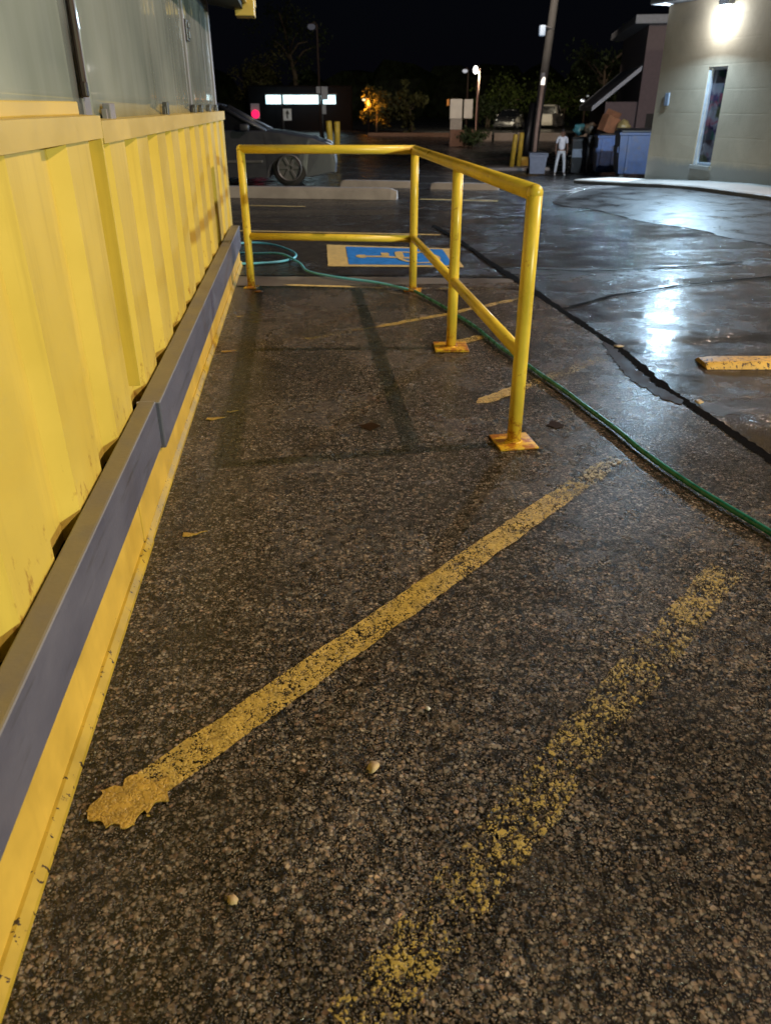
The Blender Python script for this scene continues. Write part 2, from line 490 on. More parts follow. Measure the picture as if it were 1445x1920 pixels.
ribbon('concrete_strip', [(-.7, 6.93), (.6, 6.76), (1.82, 6.55)], .42, -.003, M['strip'], 3, .03)
ribbon('ground_joint', [(-.7, 7.16), (.64, 7.02), (1.86, 6.78)], .035, .0006, M['crack'], 4, .012)
ribbon('ground_crack', [(x, y) for x, y in SEAM[0:]], lambda u: .062 + .04 * mnoise.noise(Vector((u * 30, 1, 1))) + .03 * mnoise.noise(Vector((u * 9, 4, 1))), .002, M['crack'], 9, .02, .012)
# secondary hairline joints in the lane
ribbon('ground_joint', [(1.9, 7.25), (2.6, 7.0), (3.3, 7.05), (4.3, 7.3)], .035, .001, M['crack'], 11, .015)
ribbon('ground_joint', [(1.95, 5.6), (2.5, 6.0), (3.3, 6.35), (4.6, 6.7)], .03, .001, M['crack'], 12, .012)
# puddle beside the seam
def flat_poly(name, pts, z, m, seed=0, amp=.01, kind='structure', thick=None, parent=None, sub=.02):
    out = []
    n = len(pts)
    for i in range(n):
        a, b = Vector(pts[i]), Vector(pts[(i + 1) % n]); k = max(1, int((b - a).length / sub))
        for q in range(k):
            p = a.lerp(b, q / k); out.append((p.x + amp * mnoise.noise(Vector((p.x * 40, p.y * 40, seed))), p.y + amp * mnoise.noise(Vector((p.x * 40, p.y * 40, seed + 9)))))
    bm = B()
    if thick: prism(bm, out, z, z + thick)
    else: bm.faces.new([bm.verts.new((x, y, terr(x, y) + z)) for x, y in out])
    bmesh.ops.triangulate(bm, faces=bm.faces)
    o = obj(name, bm, m, parent)
    if kind: o['kind'] = kind
    return o
flat_poly('puddle', [(1.91, 4.7), (1.84, 4.35), (1.79, 3.95), (1.82, 3.66), (1.88, 3.50), (1.93, 3.55), (1.89, 3.8), (1.92, 4.3), (1.94, 4.6)], .0032, M['puddle'], 4, .03)
flat_poly('puddle', [(1.12, 3.30), (1.17, 3.35), (1.21, 3.29), (1.16, 3.24)], .0032, M['puddle'], 6, .02)
flat_poly('puddle', [(.22, 3.38), (.29, 3.42), (.34, 3.37), (.28, 3.32)], .0032, M['puddle'], 8, .02)

# drier drive in front of the sidewalk
bm = B(); rows = []
for k in range(41):
    u = k / 40
    a = Vector((4.0 + 1.6 * u, 12.6 - 6.2 * u, 0)); b = Vector((6.6 + 3.0 * u, 16.9 - 10 * u, 0))
    a.x += .25 * mnoise.noise(Vector((u * 7, 1, 1))) + .12 * mnoise.noise(Vector((u * 23, 1, 1))); a.y += .2 * mnoise.noise(Vector((u * 9, 4, 1)))
    row = []
    for i in range(9):
        p = a.lerp(b, i / 8); row.append(bm.verts.new((p.x, p.y, terr(p.x, p.y) - .003)))
    rows.append(row)
for A, D in zip(rows, rows[1:]):
    for i in range(8): bm.faces.new((A[i], A[i + 1], D[i + 1], D[i]))
o = obj('concrete_drive', bm, M['drive']); o['kind'] = 'structure'

# ------------------------------------------------------------------ road paint
ribbon('painted_line', [(-.42, 1.245), (.946, 2.546)], .098, .0035, M['paint'], 21, .007, .02)
ribbon('painted_line', [(.948, 2.548), (1.08, 2.67)], .092, .0035, M['paint_scuffed'], 22, .01, .02)
ribbon('painted_line', [(1.082, 2.672), (1.32, 2.88)], .09, .0035, M['paint_fade'], 22, .012, .02)
ribbon('painted_line', [(.02, .70), (.25, .93), (.75, 1.43), (.98, 1.64)], .12, .0035, M['paint_worn'], 23, .012, .02)
ribbon('painted_line', [(.97, 1.63), (1.34, 1.99)], .11, .0035, M['paint_faint'], 24, .012, .02)
ribbon('painted_line', [(.86, 3.63), (1.22, 3.90)], .085, .0035, M['paint'], 25, .012, .02, True)
ribbon('painted_line', [(1.2, 3.89), (1.78, 4.32)], .08, .0035, M['paint_faint'], 26, .012, .02)
ribbon('painted_line', [(.95, 4.73), (1.18, 4.90)], .09, .0035, M['paint'], 27, .012, .02, True)
ribbon('painted_line', [(.40, 5.15), (1.05, 5.52), (1.74, 5.98)], .06, .0035, M['paint'], 28, .018, .02, True)
ribbon('painted_line', [(.0, 4.94), (.42, 5.17)], .05, .0035, M['paint_worn'], 29, .012, .02)
ribbon('painted_line', [(-.16, 6.68), (.45, 6.53)], .06, .0035, M['sympaint'], 30, .012, .02, True)
ribbon('painted_line', [(.5, 6.5), (1.7, 6.3)], .05, .0035, M['paint_worn'], 31, .012, .02)
ribbon('painted_line', [(-.75, 10.0), (1.66, 9.40)], .07, -.004, M['sympaint'], 32, .008, .05)
ribbon('painted_line', [(-.75, 12.7), (.1, 12.45)], .08, -.004, M['sympaint'], 33, .01, .05)
ribbon('painted_line', [(2.0, 13.3), (3.2, 12.9)], .10, -.004, M['sympaint'], 34, .01, .05)
# paint drips and flecks along the wall
flat_poly('paint_splash', [(-.525, 1.21), (-.50, 1.255), (-.44, 1.29), (-.36, 1.27), (-.345, 1.235), (-.365, 1.20), (-.385, 1.175), (-.40, 1.19), (-.425, 1.15), (-.45, 1.165), (-.475, 1.155), (-.50, 1.175), (-.515, 1.19)], .004, M['paint_blob'], 3, .022, thick=.003, sub=.006)
for k, (x, y, s) in enumerate([(-.427, 2.407, .04), (-.45, 3.55, .05), (-.38, 3.64, .03), (-.473, 4.71, .05), (-.46, 5.6, .03)]):
    flat_poly('paint_fleck', [(x - s, y - s * .25), (x - s * .9, y + s * .3), (x - s * .2, y + s * .12), (x + s, y + s * .35), (x + s * .3, y - s * .1), (x - s * .4, y - s * .45)], .004, M['paint_blob'], k, .012, thick=.002, sub=.012)

# accessible-parking symbol: blue panel, yellow border, yellow wheelchair figure lying on its side
root = empty('parking_symbol', 'blue wheelchair parking symbol with yellow border painted on the dark asphalt', 'road marking', (0, 0, 0))
root['kind'] = 'structure'
z0 = -.004
def quad_pts(p, q, r, s): return [p, q, r, s]
P00, P10, P11, P01 = Vector((.253, 7.53)), Vector((1.535, 7.345)), Vector((1.60, 8.42)), Vector((.29, 8.82))
def sym(u, v):
    a = P00.lerp(P10, u); b = P01.lerp(P11, u); p = a.lerp(b, v); return (p.x, p.y)
flat_poly('border', [sym(0, 0), sym(1, 0), sym(1, 1), sym(0, 1)], z0, M['sympaint'], 1, .008, None, parent=root)
flat_poly('panel', [sym(.155, .075), sym(.93, .075), sym(.93, .91), sym(.155, .91)], z0 + .003, M['blue'], 2, .008, None, parent=root)
def symtube(pts, w):
    L = []
    Rr = []
    for i, p in enumerate(pts):
        a = Vector(pts[max(0, i - 1)]); b = Vector(pts[min(len(pts) - 1, i + 1)]); d = (b - a).normalized(); n = Vector((-d.y, d.x))
        L.append(tuple(Vector(p) + n * w)); Rr.append(tuple(Vector(p) - n * w))
    return [sym(*q) for q in L + Rr[::-1]]
fig = B()
def addpoly(pts, z):
    fig.faces.new([fig.verts.new((x, y, z)) for x, y in pts])
zz = z0 + .006
addpoly([sym(.265 + .045 * cos(a), .43 + .075 * sin(a)) for a in [2 * pi * k / 20 for k in range(20)]], zz)
addpoly(symtube([(.31, .43), (.42, .43), (.56, .40), (.64, .38)], .035), zz + .0004)
addpoly(symtube([(.45, .43), (.455, .62)], .03), zz + .0008)
addpoly(symtube([(.56, .41), (.565, .66), (.60, .70)], .032), zz + .0012)
addpoly(symtube([(.60, .68), (.70, .66), (.76, .72)], .03), zz + .0016)
addpoly(symtube([(.70 + .15 * cos(a), .42 + .27 * sin(a)) for a in [R(150) + R(285) * k / 24 for k in range(25)]], .018), zz + .002)
bmesh.ops.triangulate(fig, faces=fig.faces)
obj('wheelchair_figure', fig, M['sympaint'], root)

# ------------------------------------------------------------------ yellow kiosk
Y0, Y1 = -1.2, 7.95
kiosk = empty('kiosk', 'long yellow kiosk with corrugated metal skirt, hazy windows and blue grey bumper board', 'building', (-.64, 2.86, 0))
def kobj(name, bm, m, parent=None, sm=False):
    o = obj(name, bm, m, parent or kiosk, sm)
    if parent is None: o.matrix_parent_inverse = Matrix.Translation((.64, -2.86, 0))
    return o
def corrugated(ya, yb, phase, X, period=.521, top=1.27, bot=.30):
    prof = [(0, 0), (.262, 0), (.310, -.043), (.470, -.043), (.5185, 0)]
    pts = []
    k = math.floor((ya - phase) / period) - 1
    while True:
        for dy, dx in prof:
            y = phase + k * period + dy
            if ya < y < yb: pts.append((y, dx))
        k += 1
        if phase + k * period > yb: break
    def at(y):
        u = (y - phase) % period
        pp = prof + [(period, 0)]
        for (a, da), (b, db) in zip(pp, pp[1:]):
            if a <= u <= b: return da + (db - da) * (u - a) / (b - a)
        return 0
    pts = [(ya, at(ya))] + pts + [(yb, at(yb))]
    bm = B(); prev = None
    for y, dx in pts:
        zt = top
        col = [bm.verts.new((X + dx + .0015 * mnoise.noise(Vector((y * 3, z * 4, 1))), y, z)) for z in (bot, bot + .25, .9, zt)]
        back = [bm.verts.new((X + dx - .0025, y, z)) for z in (bot, bot + .25, .9, zt)]
        if prev:
            for i in range(3):
                bm.faces.new((prev[0][i], col[i], col[i + 1], prev[0][i + 1])); bm.faces.new((prev[1][i], prev[1][i + 1], back[i + 1], back[i]))
            bm.faces.new((prev[0][0], prev[1][0], back[0], col[0])); bm.faces.new((prev[0][3], col[3], back[3], prev[1][3]))
        prev = (col, back)
    return bm
kobj('corrugated_panel', corrugated(Y0, 2.885, 1.93, -.640), M['corr'])
kobj('corrugated_panel', corrugated(2.905, 4.345, 3.035, -.645), M['corr'])
kobj('corrugated_panel', corrugated(4.362, Y1, 3.035 + .521 * 3 - .03, -.646, .528), M['corr'])
# folded edge strip at the first seam
bm = B(); box(bm, -.690, -.636, 2.886, 2.898, .40, 1.262, .002); kobj('seam_strip', bm, M['corr'])
# cap strips (folded sheet over the panel tops)
for (a, b, x, zt, zb) in ((Y0, 2.872, -.627, 1.322, 1.256), (2.905, Y1 + .05, -.633, 1.306, 1.238)):
    bm = B()
    prism(bm, [(x, zb), (x, zt), (-.72, zt + .004), (-.72, zt - .010), (x - .008, zt - .012), (x - .008, zb)], a, b, 'y')
    n = 40
    kobj('cap_strip', bm, M['cap'])
bm = B(); box(bm, -.74, -.688, Y0, 2.86, 1.324, 1.362, .004); kobj('window_sill', bm, M['cap'])
# backing wall behind the skirt and the kiosk body
bm = B(); box(bm, -.80, -.725, Y0, Y1, 0, 1.30); kobj('backing_wall', bm, M['dark'])
bm = B(); box(bm, -3.6, -.80, Y0, Y1 - .02, 0, 2.75); kobj('wall', bm, M['dark'])
# bumper boards and yellow plinth
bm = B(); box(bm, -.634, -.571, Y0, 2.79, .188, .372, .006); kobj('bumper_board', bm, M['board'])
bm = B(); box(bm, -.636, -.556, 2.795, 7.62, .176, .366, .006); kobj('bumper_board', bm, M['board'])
bm = B(); box(bm, -.64, -.575, 2.775, 2.7935, .20, .371, .003); kobj('board_end', bm, mat('scuffed_pale_board_end', (.34, .35, .37), .6, var=.35, nscale=30))
for a, b, c in ((Y0, 2.33, 0), (2.336, 3.62, .003), (3.626, 4.93, -.002), (4.936, 7.70, .001)):
    bm = B(); box(bm, -.72, -.584 + c, a, b, .02, .1875 if b < 2.4 else .1755, .004); kobj('plinth_panel', bm, M['base'])
bm = B()
for a, b, w in ((Y0, 2.37, .018), (2.372, 4.60, .014), (4.603, 7.72, .016)):
    prism(bm, [(-.60, -.01), (-.588 + w + .010, -.01), (-.588 + w + .008, .012), (-.588 + w - .006, .030), (-.60, .034)], a, b, 'y')
kobj('plinth_ledge', bm, M['ledge'])
# windows: hazy sheet panes set back above the sill
WX = -.70
for a, b, dx in ((Y0, 2.955, 0), (3.06, 6.05, -.004), (6.10, Y1 - .10, .002)):
    bm = B(); ny, nz = 40, 14; rows = []
    for j in range(nz + 1):
        z = 1.30 + 1.32 * j / nz
        rows.append([bm.verts.new((WX + dx + .012 * (0 if a < 3 else 1) * mnoise.noise(Vector((y * 1.3, z * .35, 3))), y, z)) for y in [a + (b - a) * i / ny for i in range(ny + 1)]])
    for A, D in zip(rows, rows[1:]):
        for i in range(ny): bm.faces.new((A[i], A[i + 1], D[i + 1], D[i]))
    r = bmesh.ops.extrude_face_region(bm, geom=list(bm.faces))
    bmesh.ops.translate(bm, verts=[v for v in r['geom'] if isinstance(v, bmesh.types.BMVert)], vec=(-.006, 0, 0))
    kobj('window_pane', bm, M['pane'], sm=True)
bm = B(); box(bm, -.735, -.69, 2.96, 3.055, 1.315, 2.62, .006); mu = kobj('window_mullion', bm, M['mull'])
bm = B(); tube(bm, [(-.686, 2.975, 2.6), (-.684, 2.965, 1.9), (-.682, 2.955, 1.40)], .011, 10); box(bm, -.69, -.672, 2.94, 2.975, 1.375, 1.42, .004)
kobj('drain_rod', bm, M['rod'])
bm = B(); box(bm, -.72, -.694, 6.052, 6.098, 1.31, 2.62, .004); kobj('window_mullion', bm, M['mull'])
bm = B(); box(bm, -.76, -.69, Y1 - .09, Y1 + .01, 1.30, 2.62, .005); kobj('corner_post', bm, M['mull'])
# small brackets along the sill and the latch plate
for y, w, h in ((3.27, .085, .05), (4.70, .05, .06), (6.02, .05, .05), (6.45, .06, .05), (7.05, .06, .05), (7.7, .06, .05)):
    bm = B(); box(bm, -.692, -.664, y - w / 2, y + w / 2, 1.300, 1.308 + h, .004); box(bm, -.694, -.676, y - w * .7, y - w * .5, 1.30, 1.30 + h * .8, .002)
    kobj('sill_bracket', bm, M['mull'] if y < 3.5 else M['metal'])
bm = B(); box(bm, -.693, -.680, 6.10, 6.20, 1.735, 1.86, .003); box(bm, -.682, -.668, 6.13, 6.17, 1.75, 1.80, .003); box(bm, -.682, -.668, 6.13, 6.17, 1.81, 1.845, .003)
kobj('latch_plate', bm, M['metal'])
# roof eave with a yellow fascia, its far corner shows at the top of the picture
bm = B(); prism(bm, [(-3.6, 2.62), (-.40, 2.10), (-.40, 2.22), (-3.6, 2.80)], Y0, 8.28, 'y'); kobj('eave', bm, mat('dark_green_soffit', (.03, .035, .02), .7))
bm = B(); box(bm, -.47, -.30, 8.06, 8.32, 2.05, 2.5, .008); box(bm, -.335, -.292, 8.20, 8.325, 2.13, 2.19, .006)
kobj('fascia_bracket', bm, M['cap'])
bm = B(); box(bm, -.398, -.36, Y0, 8.055, 2.14, 2.45, .006); kobj('fascia', bm, M['cap'])

# ------------------------------------------------------------------ railing
rail = empty('pipe_railing', 'yellow steel pipe guard railing with rusty square base plates on wet asphalt', 'railing', (.92, 4.66, 0))
def robj(name, bm, m, parent=None):
    o = obj(name, bm, m, parent or rail, True)
    if parent is None: o.matrix_parent_inverse = Matrix.Translation((-.92, -4.66, 0))
    return o
PR = .031
FR, MD, CO, LE = Vector((.915, 3.105, 0)), Vector((.912, 4.65, 0)), Vector((.905, 6.35, 0)), Vector((-.425, 6.60, 0))
ZT, ZM = 1.052, .412
up = lambda v, z: (v.x, v.y, z)
def rounded_end(bm, c, r): bmesh.ops.create_icosphere(bm, subdivisions=3, radius=r, matrix=Matrix.Translation(c))
for p, top in ((FR, ZT), (MD, ZT - .02), (CO, ZT - .02), (LE, ZT)):
    bm = B(); tube(bm, [up(p, .006), up(p, .35), up(p, .7), up(p, top)], PR, 24)
    robj('post', bm, M['rail'])
bm = B(); tube(bm, [up(CO, ZT), up(MD, ZT), up(FR, ZT)], PR * 1.04, 24); rounded_end(bm, up(FR, ZT), PR * 1.045); rounded_end(bm, up(CO, ZT), PR * 1.05); robj('top_rail', bm, M['rail'])
bm = B(); tube(bm, [up(LE, ZT + .002), up(CO, ZT + .002)], PR * 1.02, 24); rounded_end(bm, up(LE, ZT + .002), PR * 1.025); robj('top_rail', bm, M['rail'])
for a, b in ((FR, MD), (MD, CO)):
    d = (b - a).normalized() * PR * .9
    bm = B(); tube(bm, [up(a + d, ZM), up(b - d, ZM)], PR * .9, 24); robj('mid_rail', bm, M['rail'])
d = (CO - LE).normalized() * PR * .9
bm = B(); tube(bm, [up(LE + d, ZM), up(CO - d, ZM - .004)], PR * .9, 24); robj('mid_rail', bm, M['rail'])
def weld(bm, p, z):
    tube(bm, [(p.x + PR * 1.08 * cos(a), p.y + PR * 1.08 * sin(a), z) for a in [2 * pi * k / 20 for k in range(20)]], .006, 8, closed=True)
for p, s, rz in ((FR, .088, 4), (MD, .105, -5), (CO, .07, -10), (LE, .055, -12)):
    bm = B(); box(bm, -s, s, -s, s, 0, .010, .002, Matrix.Translation((p.x, p.y, .002)) @ Matrix.Rotation(R(rz), 4, 'Z'))
    weld(bm, p, .013)
    pl = robj('base_plate', bm, M['plate'])
# bent-up offcut lying on the middle plate's edge
bm = B(); box(bm, -.10, .10, -.012, .012, 0, .012, .002, Matrix.Translation((.90, 4.545, .013)) @ Matrix.Rotation(R(-3), 4, 'Z') @ Matrix.Rotation(R(8), 4, 'X'))
robj('plate_lip', bm, M['plate'])

# ------------------------------------------------------------------ hose
hose = empty('garden_hose', 'garden hose running from an aqua coil under the railing to dark green across asphalt', 'hose', (.89, 6.32, 0))
def spline(pts, n=10):
    out = []
    P = [Vector(p) for p in pts]; P = [P[0] * 2 - P[1]] + P + [P[-1] * 2 - P[-2]]
    for i in range(1, len(P) - 2):
        for k in range(n):
            t = k / n
            out.append(.5 * ((2 * P[i]) + (-P[i - 1] + P[i + 1]) * t + (2 * P[i - 1] - 5 * P[i] + 4 * P[i + 1] - P[i + 2]) * t * t + (-P[i - 1] + 3 * P[i] - 3 * P[i + 1] + P[i + 2]) * t ** 3))
    out.append(P[-2]); return out
def wave(P):
    return [p + Vector((.012 * mnoise.noise(p * 2.3), .012 * mnoise.noise(p * 2.1 + Vector((5, 1, 2))), 0)) for p in P]
def hobj(name, bm, m):
    o = obj(name, bm, m, hose, True); o.matrix_parent_inverse = Matrix.Translation((-.89, -6.32, 0)); return o
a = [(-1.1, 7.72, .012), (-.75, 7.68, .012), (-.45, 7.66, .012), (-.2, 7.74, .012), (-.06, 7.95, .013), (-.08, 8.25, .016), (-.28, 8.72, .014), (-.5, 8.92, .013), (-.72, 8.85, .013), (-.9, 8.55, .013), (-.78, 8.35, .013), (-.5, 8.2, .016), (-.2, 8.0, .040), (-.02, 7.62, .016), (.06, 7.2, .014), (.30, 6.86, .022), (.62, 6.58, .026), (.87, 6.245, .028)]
bm = B(); tube(bm, spline(a, 12), .0115, 12); hobj('hose_section', bm, M['hose_aqua'])  # far run of the hose has a lighter aqua base colour
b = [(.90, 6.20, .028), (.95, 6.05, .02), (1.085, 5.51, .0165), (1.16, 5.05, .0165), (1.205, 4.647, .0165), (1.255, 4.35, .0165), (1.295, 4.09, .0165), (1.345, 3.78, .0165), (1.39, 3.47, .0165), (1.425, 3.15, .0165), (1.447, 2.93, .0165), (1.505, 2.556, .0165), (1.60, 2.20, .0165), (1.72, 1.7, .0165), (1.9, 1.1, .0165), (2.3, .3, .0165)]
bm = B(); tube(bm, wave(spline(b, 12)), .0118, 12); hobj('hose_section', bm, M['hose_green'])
bm = B(); tube(bm, [(.865, 6.252, .028), (.873, 6.24, .028), (.89, 6.215, .028), (.903, 6.195, .028)], [.014, .0175, .0175, .014], 12); hobj('coupling', bm, M['brass'])  # coupling placed where the hose colour changes

# ------------------------------------------------------------------ loose bits on the apron
leafm = mat('pale_tan_leaf', (.46, .36, .20), .6, var=.3, nscale=40)
orangem = mat('rusty_orange_flake', (.50, .20, .02), .6, var=.35, nscale=40)
def flake(name, x, y, r, m, label, cat, seed, sq=(1, .7), group=None):
    bm = B(); n = 14; top = bm.verts.new((r * .2, 0, .0035)); ring = []
    for k in range(n):
        a_ = 2 * pi * k / n; q = r * (1 + .55 * mnoise.noise(Vector((cos(a_) * 1.5, sin(a_) * 1.5, seed))))
        ring.append(bm.verts.new((q * cos(a_) * sq[0], q * sin(a_) * sq[1], .0015 + .003 * abs(mnoise.noise(Vector((cos(a_), sin(a_), seed + 5)))))))
    low = [bm.verts.new((v.co.x * .9, v.co.y * .9, 0)) for v in ring]
    for k in range(n):
        bm.faces.new((top, ring[k], ring[(k + 1) % n])); bm.faces.new((ring[k], low[k], low[(k + 1) % n], ring[(k + 1) % n]))
    bm.faces.new(low[::-1])
    o = obj(name, bm, m, None, True); o.location = (x, y, .004); o.rotation_euler = (0, 0, seed * 1.1)
    return tag(o, label, cat, group)
flake('leaf', .107, 1.263, .019, leafm, 'pale tan fallen leaf lying between the two long yellow lines', 'leaf', 1)
flake('leaf', -.192, .96, .013, leafm, 'small pale leaf on wet asphalt near the yellow plinth, below the paint splash', 'leaf', 2)
flake('leaf', 1.975, 4.56, .035, leafm, 'tan leaf caught on the dark crack beside the brown puddle, farther one', 'leaf', 3)
flake('leaf', 2.0, 3.53, .035, leafm, 'tan leaf caught on the dark crack in line with the yellow wheel stop', 'leaf', 4)
flake('paint_chip', -.36, 6.43, .045, orangem, 'orange rusty chip on asphalt beside the post nearest the kiosk', 'chip', 5)
flake('pebble', .262, 1.44, .007, mat('white_pebble', (.6, .6, .57), .5), 'tiny white pebble on the asphalt below the long yellow line', 'pebble', 6, (1, .9))
# loose grit gathered along the foot of the plinth and over the apron
bm = B()
for k in range(520):
    near = random.random() < .55
    x = -.555 + abs(random.gauss(0, .05)) if near else random.uniform(-.5, 1.85)
    y = random.uniform(.6, 6.3) if near else random.uniform(.4, 6.2)
    r = random.uniform(.0015, .0042) * (1.0 if near else .85)
    blob(bm, (x, y, .002 + r * .4), r, 1, .4, 2, (1, random.uniform(.6, 1), .7), k)
o = obj('grit', bm, mat('pale_grit', (.22, .19, .14), .6, var=.6, nscale=6)); o['kind'] = 'stuff'
tag(o, 'loose pale grit scattered on the wet asphalt along the yellow plinth', 'grit')

# ------------------------------------------------------------------ wheel stops
def wheel_stop(name, a, b, w, h, m, label, cat='wheel stop', group=None):
    a, b = Vector(a), Vector(b); d = b - a; L = d.length; rz = atan2(d.y, d.x)
    bm = B()
    rings = []
    for u in [0, .03, .06] + [i / 12 for i in range(1, 12)] + [.94, .97, 1]:
        k = .55 if u in (0, 1) else (.9 if u in (.03, .97) else 1)
        x = L * u; hh = h * (.72 if u in (0, 1) else (.93 if u in (.03, .97) else 1)) + .004 * mnoise.noise(Vector((u * 9, 0, 1)))
        rings.append([(x, -w / 2, 0), (x, -w / 2 * (.55 + .2 * k), hh * .75), (x, -w * .27, hh), (x, w * .27, hh), (x, w / 2 * (.55 + .2 * k), hh * .75), (x, w / 2, 0)])
    loft(bm, rings)
    o = obj(name, bm, m); o.location = (a.x, a.y, terr(a.x, a.y) - .006); o.rotation_euler = (0, 0, rz)
    return tag(o, label, cat, group)
wheel_stop('wheel_stop', (-1.6, 14.1, 0), (1.62, 13.35, 0), .26, .17, M['stop'], 'long pale concrete wheel stop in front of the dark car')
wheel_stop('wheel_stop', (.85, 16.0, 0), (2.2, 15.55, 0), .2, .12, M['stop'], 'low grey wheel stop behind the longest one, past the car nose')
wheel_stop('wheel_stop', (2.5, 15.3, 0), (3.7, 14.9, 0), .2, .11, M['stop'], 'low grey wheel stop seen between the two right railing posts')
wheel_stop('wheel_stop', (2.33, 4.17, 0), (4.1, 3.98, 0), .20, .036, yellow_paint('worn_yellow_stop_paint', (.52, .33, .06), .5, chips=.19, var=.45, streak=True), 'worn yellow wheel stop lying on the wet lane')

# ------------------------------------------------------------------ vehicles
def arch(cx, r, n=10): return [(cx + r * cos(pi - pi * k / n), .16 + (r * sin(pi * k / n))) for k in range(n + 1)]
def car(name, label, loc, rz, paint, kind='car', group=None, detail=True):
    root = empty(name, label, 'car' if kind != 'pickup' else 'truck', loc, rz, group)
    L, W = (4.55, 1.78) if kind == 'car' else (5.3, 1.95)
    r = .345 if kind == 'car' else .38
    xr, xf = (.86, 3.62) if kind == 'car' else (1.15, 4.45)
    if kind == 'car':
        top = [(4.55, .42), (4.53, .60), (4.42, .74), (4.10, .86), (3.5, .955), (3.18, .985), (1.0, 1.0), (.25, .98), (.05, .9), (0, .6), (.03, .35)]
        gh = [(3.20, .97), (2.35, 1.40), (2.0, 1.455), (1.3, 1.45), (.75, 1.34), (.28, .97)]
    else:
        top = [(5.3, .5), (5.28, .95), (5.15, 1.05), (4.1, 1.13), (3.75, 1.14), (1.95, 1.14), (1.93, 1.12), (.05, 1.12), (0, 1.1), (0, .5)]
        gh = [(3.85, 1.12), (3.25, 1.72), (2.95, 1.80), (2.1, 1.80), (1.9, 1.70), (1.85, 1.12)]
    low = [(.05, .26)] + [p for p in arch(xr, r + .06) if p[1] >= .16] + arch(xf, r + .06) + [(L - .04, .26)]
    low[0] = (.05, .3)
    outline = top[::-1] + [(L - .02, .25)] + arch(xf, r + .055)[::-1] + [((xf + xr) / 2, .17)] + arch(xr, r + .055)[::-1] + [(.06, .28)]
    bm = B()
    # several slices across the width: pinched towards the flanks so the sides are rounded
    slices = [(-W / 2, .955, .02), (-W / 2 * .985, .985, .008), (-W / 2 * .92, 1.0, 0), (0, 1.004, 0), (W / 2 * .92, 1.0, 0), (W / 2 * .985, .985, .008), (W / 2, .955, .02)]
    rings = []
    for y, k, _ in slices:
        rings.append([(L / 2 + (x - L / 2) * k, y * (1 - .06 * max(0, (z - .75)) / .3) * (1 - .09 * max(0, abs(x - L / 2) / (L / 2) - .72) / .28), z if z < .5 else .5 + (z - .5) * k) for x, z in outline])
    loft(bm, rings)
    bmesh.ops.triangulate(bm, faces=[f for f in bm.faces if len(f.verts) > 4])
    body = obj('body', bm, paint, root, False)
    glassm = M['carglass']
    bm = B(); rings = []
    for y, k in ((-W / 2 * .90, 0), (-W / 2 * .80, .5), (-W / 2 * .70, 1), (0, 1.03), (W / 2 * .70, 1), (W / 2 * .80, .5), (W / 2 * .90, 0)):
        zb = gh[0][1]
        rings.append([(x + (L * .46 - x) * .06 * k, y, zb + (z - zb) * (max(k, .0) if k < 1 else 1.0)) for x, z in gh])
    loft(bm, rings); bmesh.ops.triangulate(bm, faces=[f for f in bm.faces if len(f.verts) > 4])
    obj('cabin_glass', bm, glassm, root, False)
    bm = B()   # roof skin and pillars, a hand's breadth proud of the glass
    roof = [p for p in gh if p[1] > gh[0][1] + .3]
    rs = []
    for y, dz in ((-W / 2 * .70, -.03), (-W / 2 * .60, .012), (0, .03), (W / 2 * .60, .012), (W / 2 * .70, -.03)):
        rs.append([(x + (L * .46 - x) * .06, y, z + dz + .004) for x, z in roof] + [(x + (L * .46 - x) * .06, y, z + dz - .02) for x, z in roof[::-1]])
    loft(bm, rs)
    for sgn in (-1, 1):
        a_, b_ = gh[0], gh[1]; c_, d_ = gh[-1], gh[-2]
        for (p, q) in ((a_, b_), (c_, d_), ((L * .43, gh[0][1]), (L * .43, gh[2][1] - .02))):
            tube(bm, [(p[0], sgn * W / 2 * .885, p[1]), ((q[0] + p[0]) / 2 + (L * .46 - p[0]) * .03, sgn * W / 2 * .80, (p[1] + q[1]) / 2), (q[0] + (L * .46 - q[0]) * .06, sgn * W / 2 * .71, q[1])], .035, 8)
    obj('roof', bm, paint, root, True)
    for sgn in (-1, 1):
        for cx in (xr, xf):
            wh = obj('wheel', lathe(B(), [(r - .07, -.10), (r - .015, -.10), (r, -.07), (r, .07), (r - .015, .10), (r - .07, .10)], 32, 'y'), M['rubber'], root, True)
            wh.location = (cx, sgn * (W / 2 - .12), r - .01)
            if detail:
                bm = B(); lathe(bm, [(r * .66, -.02), (r * .66, .02)], 28, 'y')
                for q in range(6):
                    a_ = q * pi / 3
                    box(bm, r * .10, r * .66, -.055 if sgn < 0 else .02, -.02 if sgn < 0 else .055, -.028, .028, .006, Matrix.Rotation(a_, 4, 'Y'))
                tube(bm, [(r * .66 * cos(k * pi / 14), sgn * .09, r * .66 * sin(k * pi / 14)) for k in range(28)], .018, 6, closed=True)
                bmesh.ops.translate(bm, verts=bm.verts, vec=(0, sgn * .09, 0))
                obj('rim', bm, M['rim'], wh, False)
        if detail:
            bm = B(); blob(bm, (L - .27, sgn * W / 2 * .74, .70), .16, 2, 0, 1, (1.25, .75, .55)); obj('headlight', bm, M['lens'], root, True)
            bm = B(); box(bm, 2.72, 2.90, sgn * (W / 2 + .02), sgn * (W / 2 + .17), .98, 1.10, .03); obj('mirror', bm, paint, root, True)
            bm = B(); box(bm, 1.9, 2.08, sgn * (W / 2 * .978), sgn * (W / 2 + .012), .80, .83, .006); box(bm, .95, 3.1, sgn * (W / 2 * .97), sgn * (W / 2 + .006), .42, .47, .01); obj('side_trim', bm, M['rim'], root, False)
    if detail:
        bm = B(); box(bm, L - .12, L - .01, -.5, .5, .36, .62, .02); obj('grille', bm, M['black'], root)
    return root
